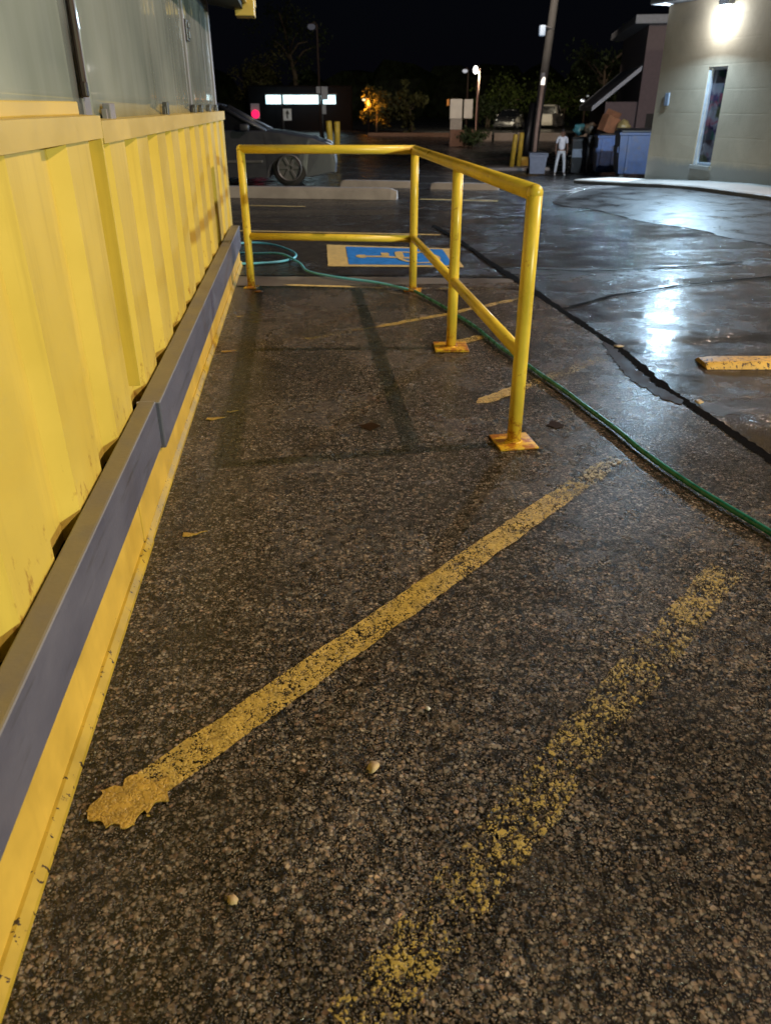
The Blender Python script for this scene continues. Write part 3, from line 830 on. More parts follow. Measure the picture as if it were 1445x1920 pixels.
M['carglass'] = mat('dark_car_glass', (.006, .007, .009), .06, spec=.8, var=.1)
M['rim'] = mat('alloy_grey', (.11, .11, .115), .5, metal=.5, var=.1)
M['lens'] = mat('clear_headlight_lens', (.5, .54, .58), .08, spec=.8, var=.1)
grey_car = mat('dark_grey_car_paint', (.028, .031, .042), .38, metal=.0, coat=.25, var=.03)
cy_ = 17.45
car('car', 'dark grey car parked beyond the railing with its nose past the kiosk', (-3.70, cy_, terr(-1, cy_)), R(-3), grey_car)
pw = far(958, 72)
car('car', 'small black car with shining lamps parked beyond the low retaining wall', (pw.x + .6, pw.y + 1.6, terr(pw.x, pw.y)), R(245), mat('black_car_paint', (.02, .02, .022), .2, coat=.6), 'car', 'vehicles parked in the far lot')
pw = far(1040, 76)
car('pickup_truck', 'white pickup truck parked beyond the low retaining wall', (pw.x - 1.9, pw.y - 2, terr(pw.x, pw.y)), R(62), mat('white_truck_paint', (.62, .58, .50), .4, coat=.4), 'pickup', 'vehicles parked in the far lot')

# ------------------------------------------------------------------ tan building with wall lamp
bA, bB = Vector((7.526, 17.333, 0)), Vector((8.452, 13.928, 0))
du = (bB - bA).normalized()               # along the lit wall towards the camera side
nv = Vector((-du.y, du.x, 0))             # into the building? fix sign below
if nv.x < 0: nv = -nv
ang = atan2(du.y, du.x)
bld = empty('stucco_building', 'tan stucco building with a bright wall lamp and tall narrow window', 'building', bA, 0)
def W3(s, d, z): q = du * s + nv * d; return (q.x, q.y, z)
def wbox(bm, s0, s1, d0, d1, z0, z1, bev=0):
    vs = [bm.verts.new(W3(s, d, z)) for s in (s0, s1) for d in (d0, d1) for z in (z0, z1)]
    fs = [bm.faces.new([vs[i] for i in q]) for q in ((0, 1, 3, 2), (4, 6, 7, 5), (0, 4, 5, 1), (2, 3, 7, 6), (0, 2, 6, 4), (1, 5, 7, 3))]
    if bev: bmesh.ops.bevel(bm, geom=list({e for f in fs for e in f.edges}), offset=bev, segments=2, affect='EDGES', profile=.5)
    return bm
def stucco():
    t = NT('tan_block_stucco'); p = t.objc()
    n = t.noise(p, 1.1, 6, .65, .4); f = t.noise(p, 40, 3)
    sep = t.n('ShaderNodeSeparateXYZ'); t.l(p, sep.inputs[0])
    c = t.mix(t.mr(n, .3, .7, 0, 1), (.41, .325, .23), (.55, .44, .315))
    base = t.math('ADD', sep.outputs[2], t.math('MULTIPLY', t.math('SUBTRACT', n, .5), .35))
    c = t.mix(t.mr(base, .28, .40, 1, 0), c, (.33, .30, .26))
    lines = t.math('ABSOLUTE', t.math('SUBTRACT', t.math('FRACT', t.math('MULTIPLY', sep.outputs[2], 2.46)), .5))
    h = t.math('ADD', t.mr(lines, .455, .495, 0, -.18), t.math('MULTIPLY', f, .4))
    return t.done(t.bsdf(c, .85, 0, .3, t.bump(h, .8, .008)))
M['stucco'] = stucco()
WS0, WS1 = 1.40, 1.90    # window along the wall
WZ0, WZ1 = .31, 2.0
bm = B()
for (s0, s1, z0, z1) in ((0, WS0, -1.3, 3.12), (WS0, WS1, -1.3, WZ0), (WS0, WS1, WZ1, 3.12), (WS1, 9.5, -1.3, 3.12)):
    wbox(bm, s0, s1, 0, .3, z0, z1)
wbox(bm, 0, 9.5, .3, .35, -1.3, 3.12); wbox(bm, 0, .3, .35, 8, -1.3, 3.12); wbox(bm, 9.2, 9.5, .35, 8, -1.3, 3.12); wbox(bm, .3, 9.2, 7.7, 8, -1.3, 3.12)
bmesh.ops.remove_doubles(bm, verts=bm.verts, dist=.0005)
obj('wall', bm, M['stucco'], bld)
bm = B(); wbox(bm, -.28, 9.8, -.28, 8.2, 3.13, 3.36, .03); obj('roof', bm, mat('pale_eave_paint', (.36, .37, .40), .6), bld)
wf = B(); fr = .045
wbox(wf, WS0, WS0 + .06, .02, .16, WZ0, WZ1); wbox(wf, WS1 - .02, WS1, .06, .16, WZ0, WZ1); wbox(wf, WS0 + .06, WS1 - .02, .06, .16, WZ1 - .05, WZ1); wbox(wf, WS0 + .06, WS1 - .02, .06, .16, WZ0, WZ0 + .05)
win = obj('window', wf, mat('pale_window_frame', (.70, .75, .84), .4), bld)
def shopglass():
    t = NT('window_with_faded_posters'); p = t.objc()
    sep = t.n('ShaderNodeSeparateXYZ'); t.l(p, sep.inputs[0])
    blk = t.vor(t.scale(p, (1, 1, 1.6)), 3.2, 'F1', '3D')
    c = t.mix(.75, (.05, .055, .065), blk.outputs['Color'], 'MULTIPLY')
    c = t.mix(t.mr(t.noise(p, 3.2, 3), .5, .6, 0, .8), c, (.16, .15, .17))
    c = t.mix(t.mr(t.noise(p, 4.5, 2), .58, .66, 0, .7), c, (.16, .035, .05))
    return t.done(t.bsdf(c, .08, 0, .6))
bm = B(); wbox(bm, WS0 + .06, WS1 - .02, .10, .115, WZ0 + .05, WZ1 - .05); obj('pane', bm, shopglass(), win)
bm = B(); wbox(bm, WS0 - .03, WS1 + .03, -.05, .10, WZ0 - .07, WZ0, .008); obj('sill', bm, M['walk'], win)
bm = B(); wbox(bm, .30, .42, -.03, 0, 1.35, 1.58, .01); obj('meter_box', bm, mat('pale_blue_box', (.30, .36, .48), .5), bld)
LS, LZ = 1.64, 2.93
bm = B(); wbox(bm, LS - .13, LS + .13, -.14, 0, LZ + .03, LZ + .2, .02); lampb = obj('wall_lamp', bm, M['metal'], bld)
bm = B(); wbox(bm, LS - .115, LS + .115, -.155, -.02, LZ - .13, LZ + .028, .03); obj('lamp_lens', bm, glow('cool_white_lamp', (.75, .92, 1.0), 60), lampb)
bm = B()
# sidewalk with kerb along the wall, following the building
rings = []
for s in [-1.15, -1.0, 0, 1, 2, 3, 4, 5, 6, 7, 8, 9.4]:
    d0 = -1.05 - .035 * s
    d0 = -1.15 - .02 * s
    k = .3 if s < -1.1 else 0
    tz = min(0, terr(*(Vector(bA) + du * s + nv * d0)[:2]))
    rings.append([W3(s, -.004, -.6), W3(s, -.004, .085 + tz), W3(s, d0 + .03 + k, .08 + tz), W3(s, d0 + k, .06 + tz), W3(s, d0 + k, -.6)])
loft(bm, rings)
o = obj('sidewalk', bm, M['walk']); o.location = bA; o['kind'] = 'structure'

# darker building behind, with shed roof
hb = far(1187, 34.5)
bk = empty('brick_house', 'dark reddish house behind the tan building with a sloping shed roof', 'house', hb, R(-15))
drk = mat('dull_maroon_siding', (.12, .085, .085), .8, var=.2, bump=.004)
bm = B(); box(bm, 0, 6, 0, 8, -1.2, 5.0); obj('wall', bm, drk, bk)
bm = B(); box(bm, -.55, 6.3, -.35, 8.3, 5.01, 5.3, .03); obj('roof', bm, mat('grey_eave', (.2, .2, .22), .6), bk)
bm = B(); prism(bm, [(-.02, 3.55), (-.02, 3.72), (-1.7, 2.35), (-1.7, 2.18)], .2, 7.5, 'y'); obj('shed_roof', bm, mat('pale_shed_flashing', (.30, .31, .34), .55), bk)
bm = B(); box(bm, -1.2, -.01, .25, 7.4, -1.2, 2.5); obj('shed_wall', bm, drk, bk)
bm = B(); box(bm, .35, 1.7, -.03, -.005, -.9, 2.1); obj('doorway', bm, M['dark'], bk)

# ------------------------------------------------------------------ dumpsters, bins and rubbish by the corner
def dumpster(label, loc, rz, L, Wd, H, m, group):
    root = empty('dumpster', label, 'dumpster', loc, rz, group)
    bm = B(); rings = []
    for z, k in ((.14, .93), (.5, .97), (H * .92, 1.0), (H, 1.0)):
        rings.append([(-L / 2 * k, -Wd / 2 * k, z), (L / 2 * k, -Wd / 2 * k, z), (L / 2 * k, Wd / 2 * k, z), (-L / 2 * k, Wd / 2 * k, z)])
    loft(bm, rings); box(bm, -L / 2 - .04, L / 2 + .04, -Wd / 2 - .04, Wd / 2 + .04, H - .10, H - .03, .01)
    for x in (-.36, 0, .36): box(bm, x * L - .04, x * L + .04, -Wd / 2 - .035, -Wd / 2 + .06, .16, H - .11, .008)
    obj('bin_body', bm, m, root)
    for s in (-1, 1):
        bm = B(); box(bm, s * L / 2 - .03, s * L / 2 + .09 if s > 0 else s * L / 2 + .03, -.5, .5, H * .55, H * .68, .01); obj('fork_pocket', bm, m, root)
        for q in (-1, 1):
            wl = obj('caster', lathe(B(), [(.02, -.03), (.07, -.03), (.07, .03), (.02, .03)], 14, 'y'), M['black'], root); wl.location = (s * L * .4, q * Wd * .38, .07)
    for s in (-1, 1):
        bm = B(); box(bm, min(0, s * L / 2) + .01, max(0, s * L / 2) - .01, -Wd / 2 - .03, Wd / 2, H + .004, H + .045, .012, Matrix.Rotation(R(2), 4, 'X')); obj('lid', bm, M['black'], root)
    return root
dA = far(1218, 26.6); dB = far(1147, 30.6)
GD = 'dumpsters by the tan building'
navy = mat('navy_dumpster_paint', (.014, .035, .10), .5, var=.3, dirt=(.05, .04, .04), dirt_amt=.4)
blue = mat('blue_dumpster_paint', (.05, .12, .33), .5, var=.3, dirt=(.10, .09, .09), dirt_amt=.45)
dumpster('navy blue dumpster nearest the tan building wall', dA, R(-14), 1.9, 1.25, 1.28, navy, GD)
dumpster('brighter blue dumpster between the navy one and the grey bin', dB, R(-14), 1.05, 1.2, 1.32, blue, GD)
def cart(label, loc, rz, m, lidm, h=1.1, cat='bin', group=None):
    root = empty('wheelie_bin', label, cat, loc, rz, group)
    bm = B(); loft(bm, [[(-.26, -.28, .08), (.26, -.28, .08), (.26, .24, .08), (-.26, .24, .08)], [(-.31, -.36, h), (.31, -.36, h), (.31, .32, h), (-.31, .32, h)]]); box(bm, -.33, .33, -.38, .34, h - .08, h, .012)
    obj('bin_body', bm, m, root)
    bm = B(); box(bm, -.34, .34, -.40, .36, h + .003, h + .06, .025); obj('lid', bm, lidm, root)
    for s in (-1, 1):
        wl = obj('wheel', lathe(B(), [(.03, -.03), (.11, -.03), (.12, 0), (.11, .03), (.03, .03)], 16, 'x'), M['black'], root); wl.location = (s * .30, .26, .12)
    bm = B(); tube(bm, [(-.25, .36, h - .02), (-.25, .43, h), (.25, .43, h), (.25, .36, h - .02)], .018, 8); obj('handle', bm, M['black'], root)
    return root
c1 = far(1118, 32.0); c2 = far(1088, 33.2)
greyb = mat('grey_brown_bin_plastic', (.11, .10, .10), .55, var=.3)
cart('grey brown wheelie bin with a pale patch on its front', c1, R(-14), greyb, M['black'], 1.28, group='wheelie bins by the dumpsters')
cart('black wheelie bin with a pale notice, standing behind the person', c2, R(-14), M['black'], M['black'], 1.25, group='wheelie bins by the dumpsters')
palem = mat('pale_grey_sheet', (.38, .42, .50), .6, var=.25)
for nm, (q, w, z0_, z1_) in (('sheet', (c2, .36, .62, 1.18)), ('sheet', (c1, .26, .40, .98))):
    bm = B(); box(bm, -w, w * .3, -.012, 0, z0_, z1_, .004); o = obj('cardboard_sheet', bm, palem); o.location = (q.x - .02, q.y - .395, q.z); o.rotation_euler = (R(-4), 0, R(-14))
    tag(o, 'pale sheet leaning on the black bin behind the person' if q is c2 else 'narrow pale sheet leaning on the grey brown bin', 'sheet')
b0 = far(1010, 30.5)
o = cart('low blue grey bin standing by the yellow bollards, in front of the utility pole', b0, R(-10), mat('blue_grey_bin_plastic', (.16, .19, .26), .6), mat('blue_grey_bin_lid', (.14, .17, .24), .6), .70)
# rubbish heaped on the dumpster lids
def sack(px, py_, dist, r, c, label, seed, sq=(1, .8, .8)):
    p = far(px, dist, py_)
    bm = B(); blob(bm, (0, 0, 0), r, 3, .35, 2.2, sq, seed); blob(bm, (r * .1, 0, r * .72 * sq[2]), r * .25, 2, .3, 2, (1, 1, 1), seed + 2)
    o = obj('rubbish_bag', bm, mat('bag_plastic', c, .4, var=.3, nscale=5, bump=.02, bscale=10), None, True)
    o.location = p; return tag(o, label, 'bag', 'rubbish on the bins')
sack(1087, 243, 33.2, .26, (.08, .26, .30), 'teal rubbish bag heaped on the black bin behind the person', 1)
sack(1108, 241, 32.2, .24, (.20, .15, .10), 'brown rubbish bag heaped on the grey brown bin', 2)
sack(1168, 240, 30.4, .26, (.30, .24, .10), 'dull tan rubbish bag behind the orange box on the dumpsters', 3, (.9, .8, 1))
sack(1122, 243, 32.0, .2, (.10, .07, .06), 'small dark bag between the brown bag and the orange box', 4)
p = far(1141, 30.6, 234)
bm = B(); box(bm, -.27, .27, -.2, .2, -.26, .26, .012, Matrix.Rotation(R(18), 4, 'Y') @ Matrix.Rotation(R(15), 4, 'Z')); box(bm, -.27, .27, .2, .21, .0, .40, .003, Matrix.Rotation(R(18), 4, 'Y') @ Matrix.Rotation(R(35), 4, 'X'))
o = obj('cardboard_box', bm, mat('orange_brown_card', (.24, .105, .05), .7, var=.35, nscale=4)); o.location = p; tag(o, 'tilted orange brown cardboard box on top of the dumpster lids', 'box')

# ------------------------------------------------------------------ person
def person(loc, rz, h=1.5):
    root = empty('person', 'person in white t-shirt and pale trousers standing with legs apart by the bins', 'person', loc, rz)
    k = h / 1.75
    J = {}
    V, E, RR = [], [], []
    def v(x, y, z, r, par=None):
        V.append((x * k, y * k, z * k)); RR.append(r * k); i = len(V) - 1
        if par is not None: E.append((par, i))
        return i
    pel = v(0, 0, .95, .125)
    sp = v(0, .01, 1.12, .115, pel); ch = v(0, .015, 1.30, .135, sp); sh = v(0, .01, 1.44, .085, ch); nk = v(0, 0, 1.51, .052, sh); hd = v(0, -.012, 1.60, .075, nk); hd2 = v(0, -.012, 1.68, .078, hd); v(0, -.005, 1.735, .045, hd2)
    hands = []
    for s in (-1, 1):
        a = v(s * .165, .01, 1.43, .058, sh); b = v(s * .225, .03, 1.18, .044, a); c = v(s * .235, -.01, .96, .031, b); d = v(s * .235, -.03, .89, .034, c); hands.append((s, d))
        hp = v(s * .10, 0, .90, .092, pel); kn = v(s * .155, -.015, .50, .062, hp); an = v(s * .185, .02, .09, .04, kn); v(s * .20, -.12, .04, .036, an)
    for s, d in hands:
        for q, (dy, ln) in enumerate(((-.028, .07), (-.01, .082), (.008, .078), (.024, .062))):
            f1 = v(s * (.236), -.03 + dy, .845, .009, d); f2 = v(s * .232, -.035 + dy, .845 - ln * .55, .008, f1); v(s * .222, -.038 + dy, .845 - ln, .0065, f2)
        t1 = v(s * .222, -.075, .87, .010, d); v(s * .215, -.085, .825, .008, t1)
    def skin(name, V, E, RR, m, parent, rootv=0):
        me = bpy.data.meshes.new(name); me.from_pydata(V, E, []); me.materials.append(m)
        o = bpy.data.objects.new(name, me); C.objects.link(o); o.parent = parent
        md = o.modifiers.new('Skin', 'SKIN'); md.use_smooth_shade = True
        for i, sv in enumerate(me.skin_vertices[0].data): sv.radius = (RR[i], RR[i] * .82); sv.use_root = (i == rootv)
        o.modifiers.new('Sub', 'SUBSURF').levels = 1; o.modifiers['Sub'].render_levels = 2
        return o
    skin('body', V, E, RR, mat('skin_tone', (.16, .085, .055), .55), root)
    def garment(name, pts, edges, m): skin(name, [tuple(c * k for c in p[:3]) for p in pts], edges, [p[3] * k for p in pts], m, root)
    garment('t_shirt', [(0, 0, .93, .148), (0, .01, 1.12, .140), (0, .015, 1.30, .155), (0, .01, 1.435, .10), (-.17, .012, 1.425, .074), (-.222, .03, 1.20, .066), (.17, .012, 1.425, .074), (.222, .03, 1.20, .066)], [(0, 1), (1, 2), (2, 3), (3, 4), (4, 5), (3, 6), (6, 7)], mat('white_cotton', (.62, .65, .72), .8))
    garment('trousers', [(0, 0, .96, .135), (-.10, 0, .88, .105), (-.155, -.015, .50, .080), (-.185, .02, .10, .066), (.10, 0, .88, .105), (.155, -.015, .50, .080), (.185, .02, .10, .066)], [(0, 1), (1, 2), (2, 3), (0, 4), (4, 5), (5, 6)], mat('pale_grey_cotton', (.48, .53, .58), .8))
    for s in (-1, 1):
        bm = B(); blob(bm, (s * .20 * k, -.05 * k, .045 * k), .075 * k, 3, .05, 2, (.62, 1.7, .62)); obj('shoe', bm, mat('white_shoe', (.6, .6, .6), .6), root, True)
    bm = B(); blob(bm, (0, .012 * k, 1.685 * k), .092 * k, 3, .08, 4, (.92, 1.0, .95)); obj('hair', bm, mat('dark_hair', (.012, .01, .009), .6), root, True)
    bm = B(); blob(bm, (0, -.094 * k, 1.625 * k), .016 * k, 2, 0, 1, (.7, .9, 1.3)); obj('nose', bm, mat('face_skin', (.16, .085, .055), .55), root, True)
    for s in (-1, 1):
        bm = B(); blob(bm, (s * .078 * k, -.005 * k, 1.63 * k), .022 * k, 2, 0, 1, (.4, .8, 1.2)); obj('ear', bm, bpy.data.materials['face_skin'], root, True)
pp = far(1054, 30.4)
person(pp, R(-8), 1.50)

# ------------------------------------------------------------------ bollards
def bollard(px, dist, h, r, label, group, lean=0):
    p = far(px, dist)
    bm = B(); lathe(bm, [(r, 0), (r, h - .03), (r * .92, h - .008), (r * .6, h)], 20)
    o = obj('bollard', bm, M['bollard'], None, True); o.location = p; o.rotation_euler = (0, R(lean), 0)
    return tag(o, label, 'bollard', group)
M['bollard'] = yellow_paint('bollard_yellow_paint', (.62, .42, .05), .5, chips=.04, var=.2)
bollard(962, 35, 1.30, .10, 'yellow bollard of the right-hand pair, the one farther from the utility pole', 'yellow bollards', 4)
bollard(975, 35.4, 1.33, .10, 'yellow bollard standing closest to the utility pole', 'yellow bollards', 2)
bollard(620, 34, 1.20, .12, 'yellow bollard just past the car bonnet, leaning slightly', 'yellow bollards', -3)
bollard(631.5, 34.5, 1.20, .12, 'upright yellow bollard beside the leaning one past the car bonnet', 'yellow bollards', 1)
q = far(992, 36); bm = B(); box(bm, -.45, .45, -.2, .2, 0, .38, .03); o = obj('barrier_block', bm, M['bollard']); o.location = q; tag(o, 'low yellow block at the foot of the utility pole', 'block')
q = far(975, 34.6); bm = B(); box(bm, -1.3, 1.3, -.6, .6, -.2, .10, .03); o = obj('kerb_island', bm, M['stop']); o.location = (q.x, q.y + .5, q.z); o['kind'] = 'structure'

# ------------------------------------------------------------------ poles, lamps, signs
wood = mat('weathered_pole_wood', (.06, .055, .052), .8, var=.3, nscale=3, bump=.01, bscale=20)
steel = mat('dull_galvanised_steel', (.22, .22, .24), .5, metal=.5, var=.15)
q = far(1000, 39)
up_ = empty('utility_pole', 'tall leaning utility pole behind the yellow bollards with a pale lamp', 'utility pole', q)
bm = B(); tube(bm, [(0, 0, -.3), (.15, 0, 2.2), (.52, 0, 7.6), (.75, 0, 11)], [.19, .18, .16, .14], 16); obj('pole', bm, wood, up_, True)
bm = B(); tube(bm, [(.42, -.12, 5.0), (.1, -.18, 5.1), (-.08, -.2, 5.12)], .04, 8); obj('bracket', bm, steel, up_, True)
bm = B(); box(bm, -.20, .05, -.32, -.10, 4.75, 5.15, .05); obj('lamp_shade', bm, mat('pale_blue_grey_enamel', (.42, .50, .62), .4, emit=(.5, .7, 1), estr=.22), up_, True)
bm = B(); box(bm, .02, .2, -.28, -.2, 2.9, 3.4, .02); obj('meter', bm, steel, up_)
q = far(1003, 37.2)
lp = empty('lit_pale_post', 'slim pale post, its lit tip made to glow, in front of the utility pole', 'lamp post', q)
bm = B(); tube(bm, [(0, 0, 0), (.02, 0, 1.2), (.12, 0, 3.0)], [.09, .085, .075], 12); obj('post', bm, mat('pale_pink_post_paint', (.50, .36, .30), .6), lp, True)
bm = B(); tube(bm, [(.12, 0, 3.005), (.13, 0, 3.16), (.17, 0, 3.25), (.2, 0, 3.27)], [.085, .085, .06, .03], 12); obj('lamp_globe', bm, glow('lit_tip_glow', (1, .9, .78), 1.6), lp, True)  # top of the post is lit from above, painted as glow; no lamp there
q = far(985, 37.8); bm = B(); tube(bm, [(0, 0, 0), (.08, 0, 1.0), (.22, 0, 2.3)], [.26, .2, .15], 12); o = obj('pole_stub', bm, M['black'], None, True); o.location = q; tag(o, 'black post stub standing between the bollards and utility pole', 'post')
def lamp(px, py_, dist, col, strength, label, r=.22, watts=0, lcol=(1, 1, 1), group='street lamps beyond the road', head=(1, 1, .7), dy=-.4):
    top = far(px, dist, py_); base = far(px, dist)
    root = empty('street_lamp', label, 'street lamp', base, 0, group)
    H = top.z - base.z
    bm = B(); tube(bm, [(.35, .3, 0), (.33, .3, H + .1), (.2, .15, H + .25), (0, 0, H + .12)], [.09, .06, .045, .04], 10); obj('pole', bm, M['rod'], root, True)
    bm = B(); blob(bm, (0, 0, H), r, 2, .05, 1, head); obj('lamp_globe', bm, glow('lamp_glow', col, strength), root, True)
    bm = B(); lathe(bm, [(r * .35, H + r * .75), (r * .9, H + r * .55), (r * .9, H + r * .5), (r * .3, H + r * .5)], 14); obj('hood', bm, M['rod'], root, True)
    if watts:
        l = bpy.data.lights.new('street_lamp_light', 'SPOT'); l.energy = watts; l.color = lcol; l.shadow_soft_size = .2; l.spot_size = R(140 if dy > 0 else 105); l.spot_blend = .4
        lo = bpy.data.objects.new('street_lamp_light', l); C.objects.link(lo); lo.location = (top.x + (.25 if dy > 0 else 0), top.y + (.2 if dy > 0 else dy), top.z - .3); lo.rotation_euler = Vector((.25 if dy > 0 else .5, 1, .05 if dy > 0 else -.22)).to_track_quat('-Z', 'Y').to_euler()
    return root
lamp(885, 131, 58, (1, .97, .88), 4, 'brightest white street lamp, above the pale two-panel board', .19, 6500, (1, .87, .62), head=(.9, .9, 1.3))
lamp(866, 133, 74, (.8, .8, .85), .6, 'dim grey street lamp close beside the brightest white one', .22)
lamp(683, 187, 62, (1, .7, .35), 1.6, 'small orange street lamp at the edge of the orange lit tree', .13, 1100, (1, .36, .04), dy=1.3)
lamp(1084, 188, 70, (.95, .97, 1), 3, 'small white lamp in the dark sky over the person', .16)
lamp(1092, 180, 90, (.9, .95, .9), .3, 'faint far lamp next to the small white lamp over the person', .14)
lamp(592, 50, 55, (.5, .5, .6), .10, 'unlit lamp head with a faint added glow, high in the dark sky over the lit shop front', .25)  # unlit head given a faint glow of its own

# lit shop fascia far across the road
q = far(566, 64, 240)
shop = empty('shop', 'dark far shop with a long glowing pale cyan fascia', 'shop', far(566, 66))
def farbox(parent, name, x0, x1, y0, y1, dist, depth, m):
    """box whose front face covers the surveyed extents at that distance"""
    a = far(x0, dist, y1); b = far(x1, dist, y0)
    c = (a + b) / 2; w = (Vector((a.x, a.y, 0)) - Vector((b.x, b.y, 0))).length; h = b.z - a.z
    bm = B(); box(bm, -w / 2, w / 2, 0, depth, -h / 2, h / 2, min(w, h) * .03)
    o = obj(name, bm, m); o.location = c; o.rotation_euler = (0, 0, atan2(b.y - a.y, b.x - a.x))
    if parent:
        o.parent = parent; o.matrix_parent_inverse = Matrix.Translation(-Vector(parent.location))
    return o
farbox(shop, 'wall', 470, 660, 160, 262, 67.5, 7, mat('black_shop_wall', (.004, .0045, .006), .9, spec=.1))
def fascia():
    t = NT('lit_cyan_fascia'); p = t.objc()
    n = t.noise(t.scale(p, (2.2, 1, 1.2)), 1.2, 3)
    e = t.n('ShaderNodeEmission'); t.l(t.mix(t.mr(n, .35, .6, 0, 1), (.45, .80, .92), (.82, 1.0, 1.0)), e.inputs[0]); e.inputs[1].default_value = 2.4
    return t.done(e)
farbox(shop, 'lit_fascia', 499, 629, 178, 195, 66.4, .3, fascia())
farbox(shop, 'fascia_edge', 497, 631, 175.5, 178, 66.3, .4, M['black'])
# signs on poles in front of it
def pole_sign(name, label, px, dist, ytop, plates, group=None, m=steel):
    base = far(px, dist); root = empty(name, label, 'sign', base, 0, group)
    H = far(px, dist, ytop).z - base.z
    bm = B(); tube(bm, [(0, .05, 0), (0, .05, H)], .05, 10); obj('pole', bm, m, root, True)
    for nm, x0, x1, y0, y1, mm in plates:
        o = farbox(None, nm, x0, x1, y0, y1, dist, .03, mm)
        o.parent = root; o.matrix_parent_inverse = Matrix.Translation(-Vector(base))
    return root
whitem = mat('white_sign_face', (.66, .68, .70), .5, var=.2, nscale=3)
sg = pole_sign('road_sign', 'small white road sign with dark mark on a thin pole over the car bonnet', 533, 40, 176, [('sign_plate', 531.5, 546, 204, 226, whitem)], m=M['black'])
a_ = far(539, 39.94, 222); 
bm = B(); prism(bm, [(-.03, 0), (.03, 0), (.03, .18), (.10, .16), (.02, .36), (-.08, .20), (-.03, .20)], -.012, -.002, 'y')
o = obj('sign_mark', bm, M['black']); o.location = a_; o.parent = sg; o.matrix_parent_inverse = Matrix.Translation(-Vector(sg.location))
pole_sign('road_sign', 'grey sign post with two narrow plates in front of the glowing fascia', 606, 40, 160, [('sign_plate', 602.5, 614, 162, 187, steel), ('sign_plate', 593, 600, 162, 175, steel), ('sign_plate', 604, 611, 196, 214, steel)], m=M['black'])
# red signal
ts = pole_sign('traffic_signal', 'grey signal housing with one glowing red lens over the car windscreen', 479, 42, 194, [('housing', 471.5, 486, 194, 223, mat('grey_signal_housing', (.30, .28, .34), .5, var=.1))], m=M['black'])
c = far(479, 41.9, 214); bm = B(); lathe(bm, [(.02, -.09), (.13, -.06), (.19, 0), (.19, .1)], 20, 'y'); o = obj('red_lens', bm, glow('red_lens_glow', (1, .015, .10), 1.6), None, True); o.location = c; o.parent = ts; o.matrix_parent_inverse = Matrix.Translation(-Vector(ts.location))

# pale two-panel board on brick base, retaining wall, bush
bd = empty('notice_board', 'pale two-panel board standing on a brown brick plinth', 'board', far(865, 46))
pale = mat('pale_board_face', (.50, .46, .40), .6, var=.12, nscale=2)
farbox(bd, 'panel', 842.5, 867, 185.5, 222.5, 46, .12, pale); farbox(bd, 'panel', 868.5, 886.5, 186, 222, 46, .12, pale)
farbox(bd, 'lower_panel', 843, 866, 223, 243, 46.02, .3, mat('dull_lower_panel', (.26, .23, .20), .7))
farbox(bd, 'plinth', 842, 889, 243.5, 275, 46, .7, mat('brown_brick', (.14, .07, .045), .8, var=.3, nscale=8))
farbox(bd, 'corner_light', 837, 842, 186, 198, 46, .12, mat('orange_reflector', (.6, .22, .02), .5))
bd2 = empty('lamp_column', 'reddish brown column rising behind the pale two-panel board', 'column', far(893, 47))
farbox(bd2, 'shaft', 889, 897, 152, 262, 47, .3, mat('reddish_column_paint', (.26, .14, .10), .7))
rw = empty('retaining_wall', 'low pale retaining wall below the parked vehicles', 'wall', far(1000, 55))
pwall = mat('pale_pink_concrete', (.36, .29, .24), .8, var=.2, bump=.01)
for x0, x1 in ((897, 922), (925, 966), (968, 1100), (1101, 1260)): farbox(rw, 'wall_segment', x0, x1, 249.5 if x0 > 900 else 247, 272, 55, .4, pwall)
lw = empty('kerb_wall', 'long low brown wall lit orange below the orange tree', 'wall', far(740, 57))
farbox(lw, 'wall_segment', 690, 842, 249, 262, 57, .4, mat('brown_wall_render', (.24, .13, .08), .8, var=.3))
farbox(lw, 'wall_segment', 560, 688, 258, 268, 57, .4, mat('dark_wall_render', (.05, .04, .04), .8, var=.3))
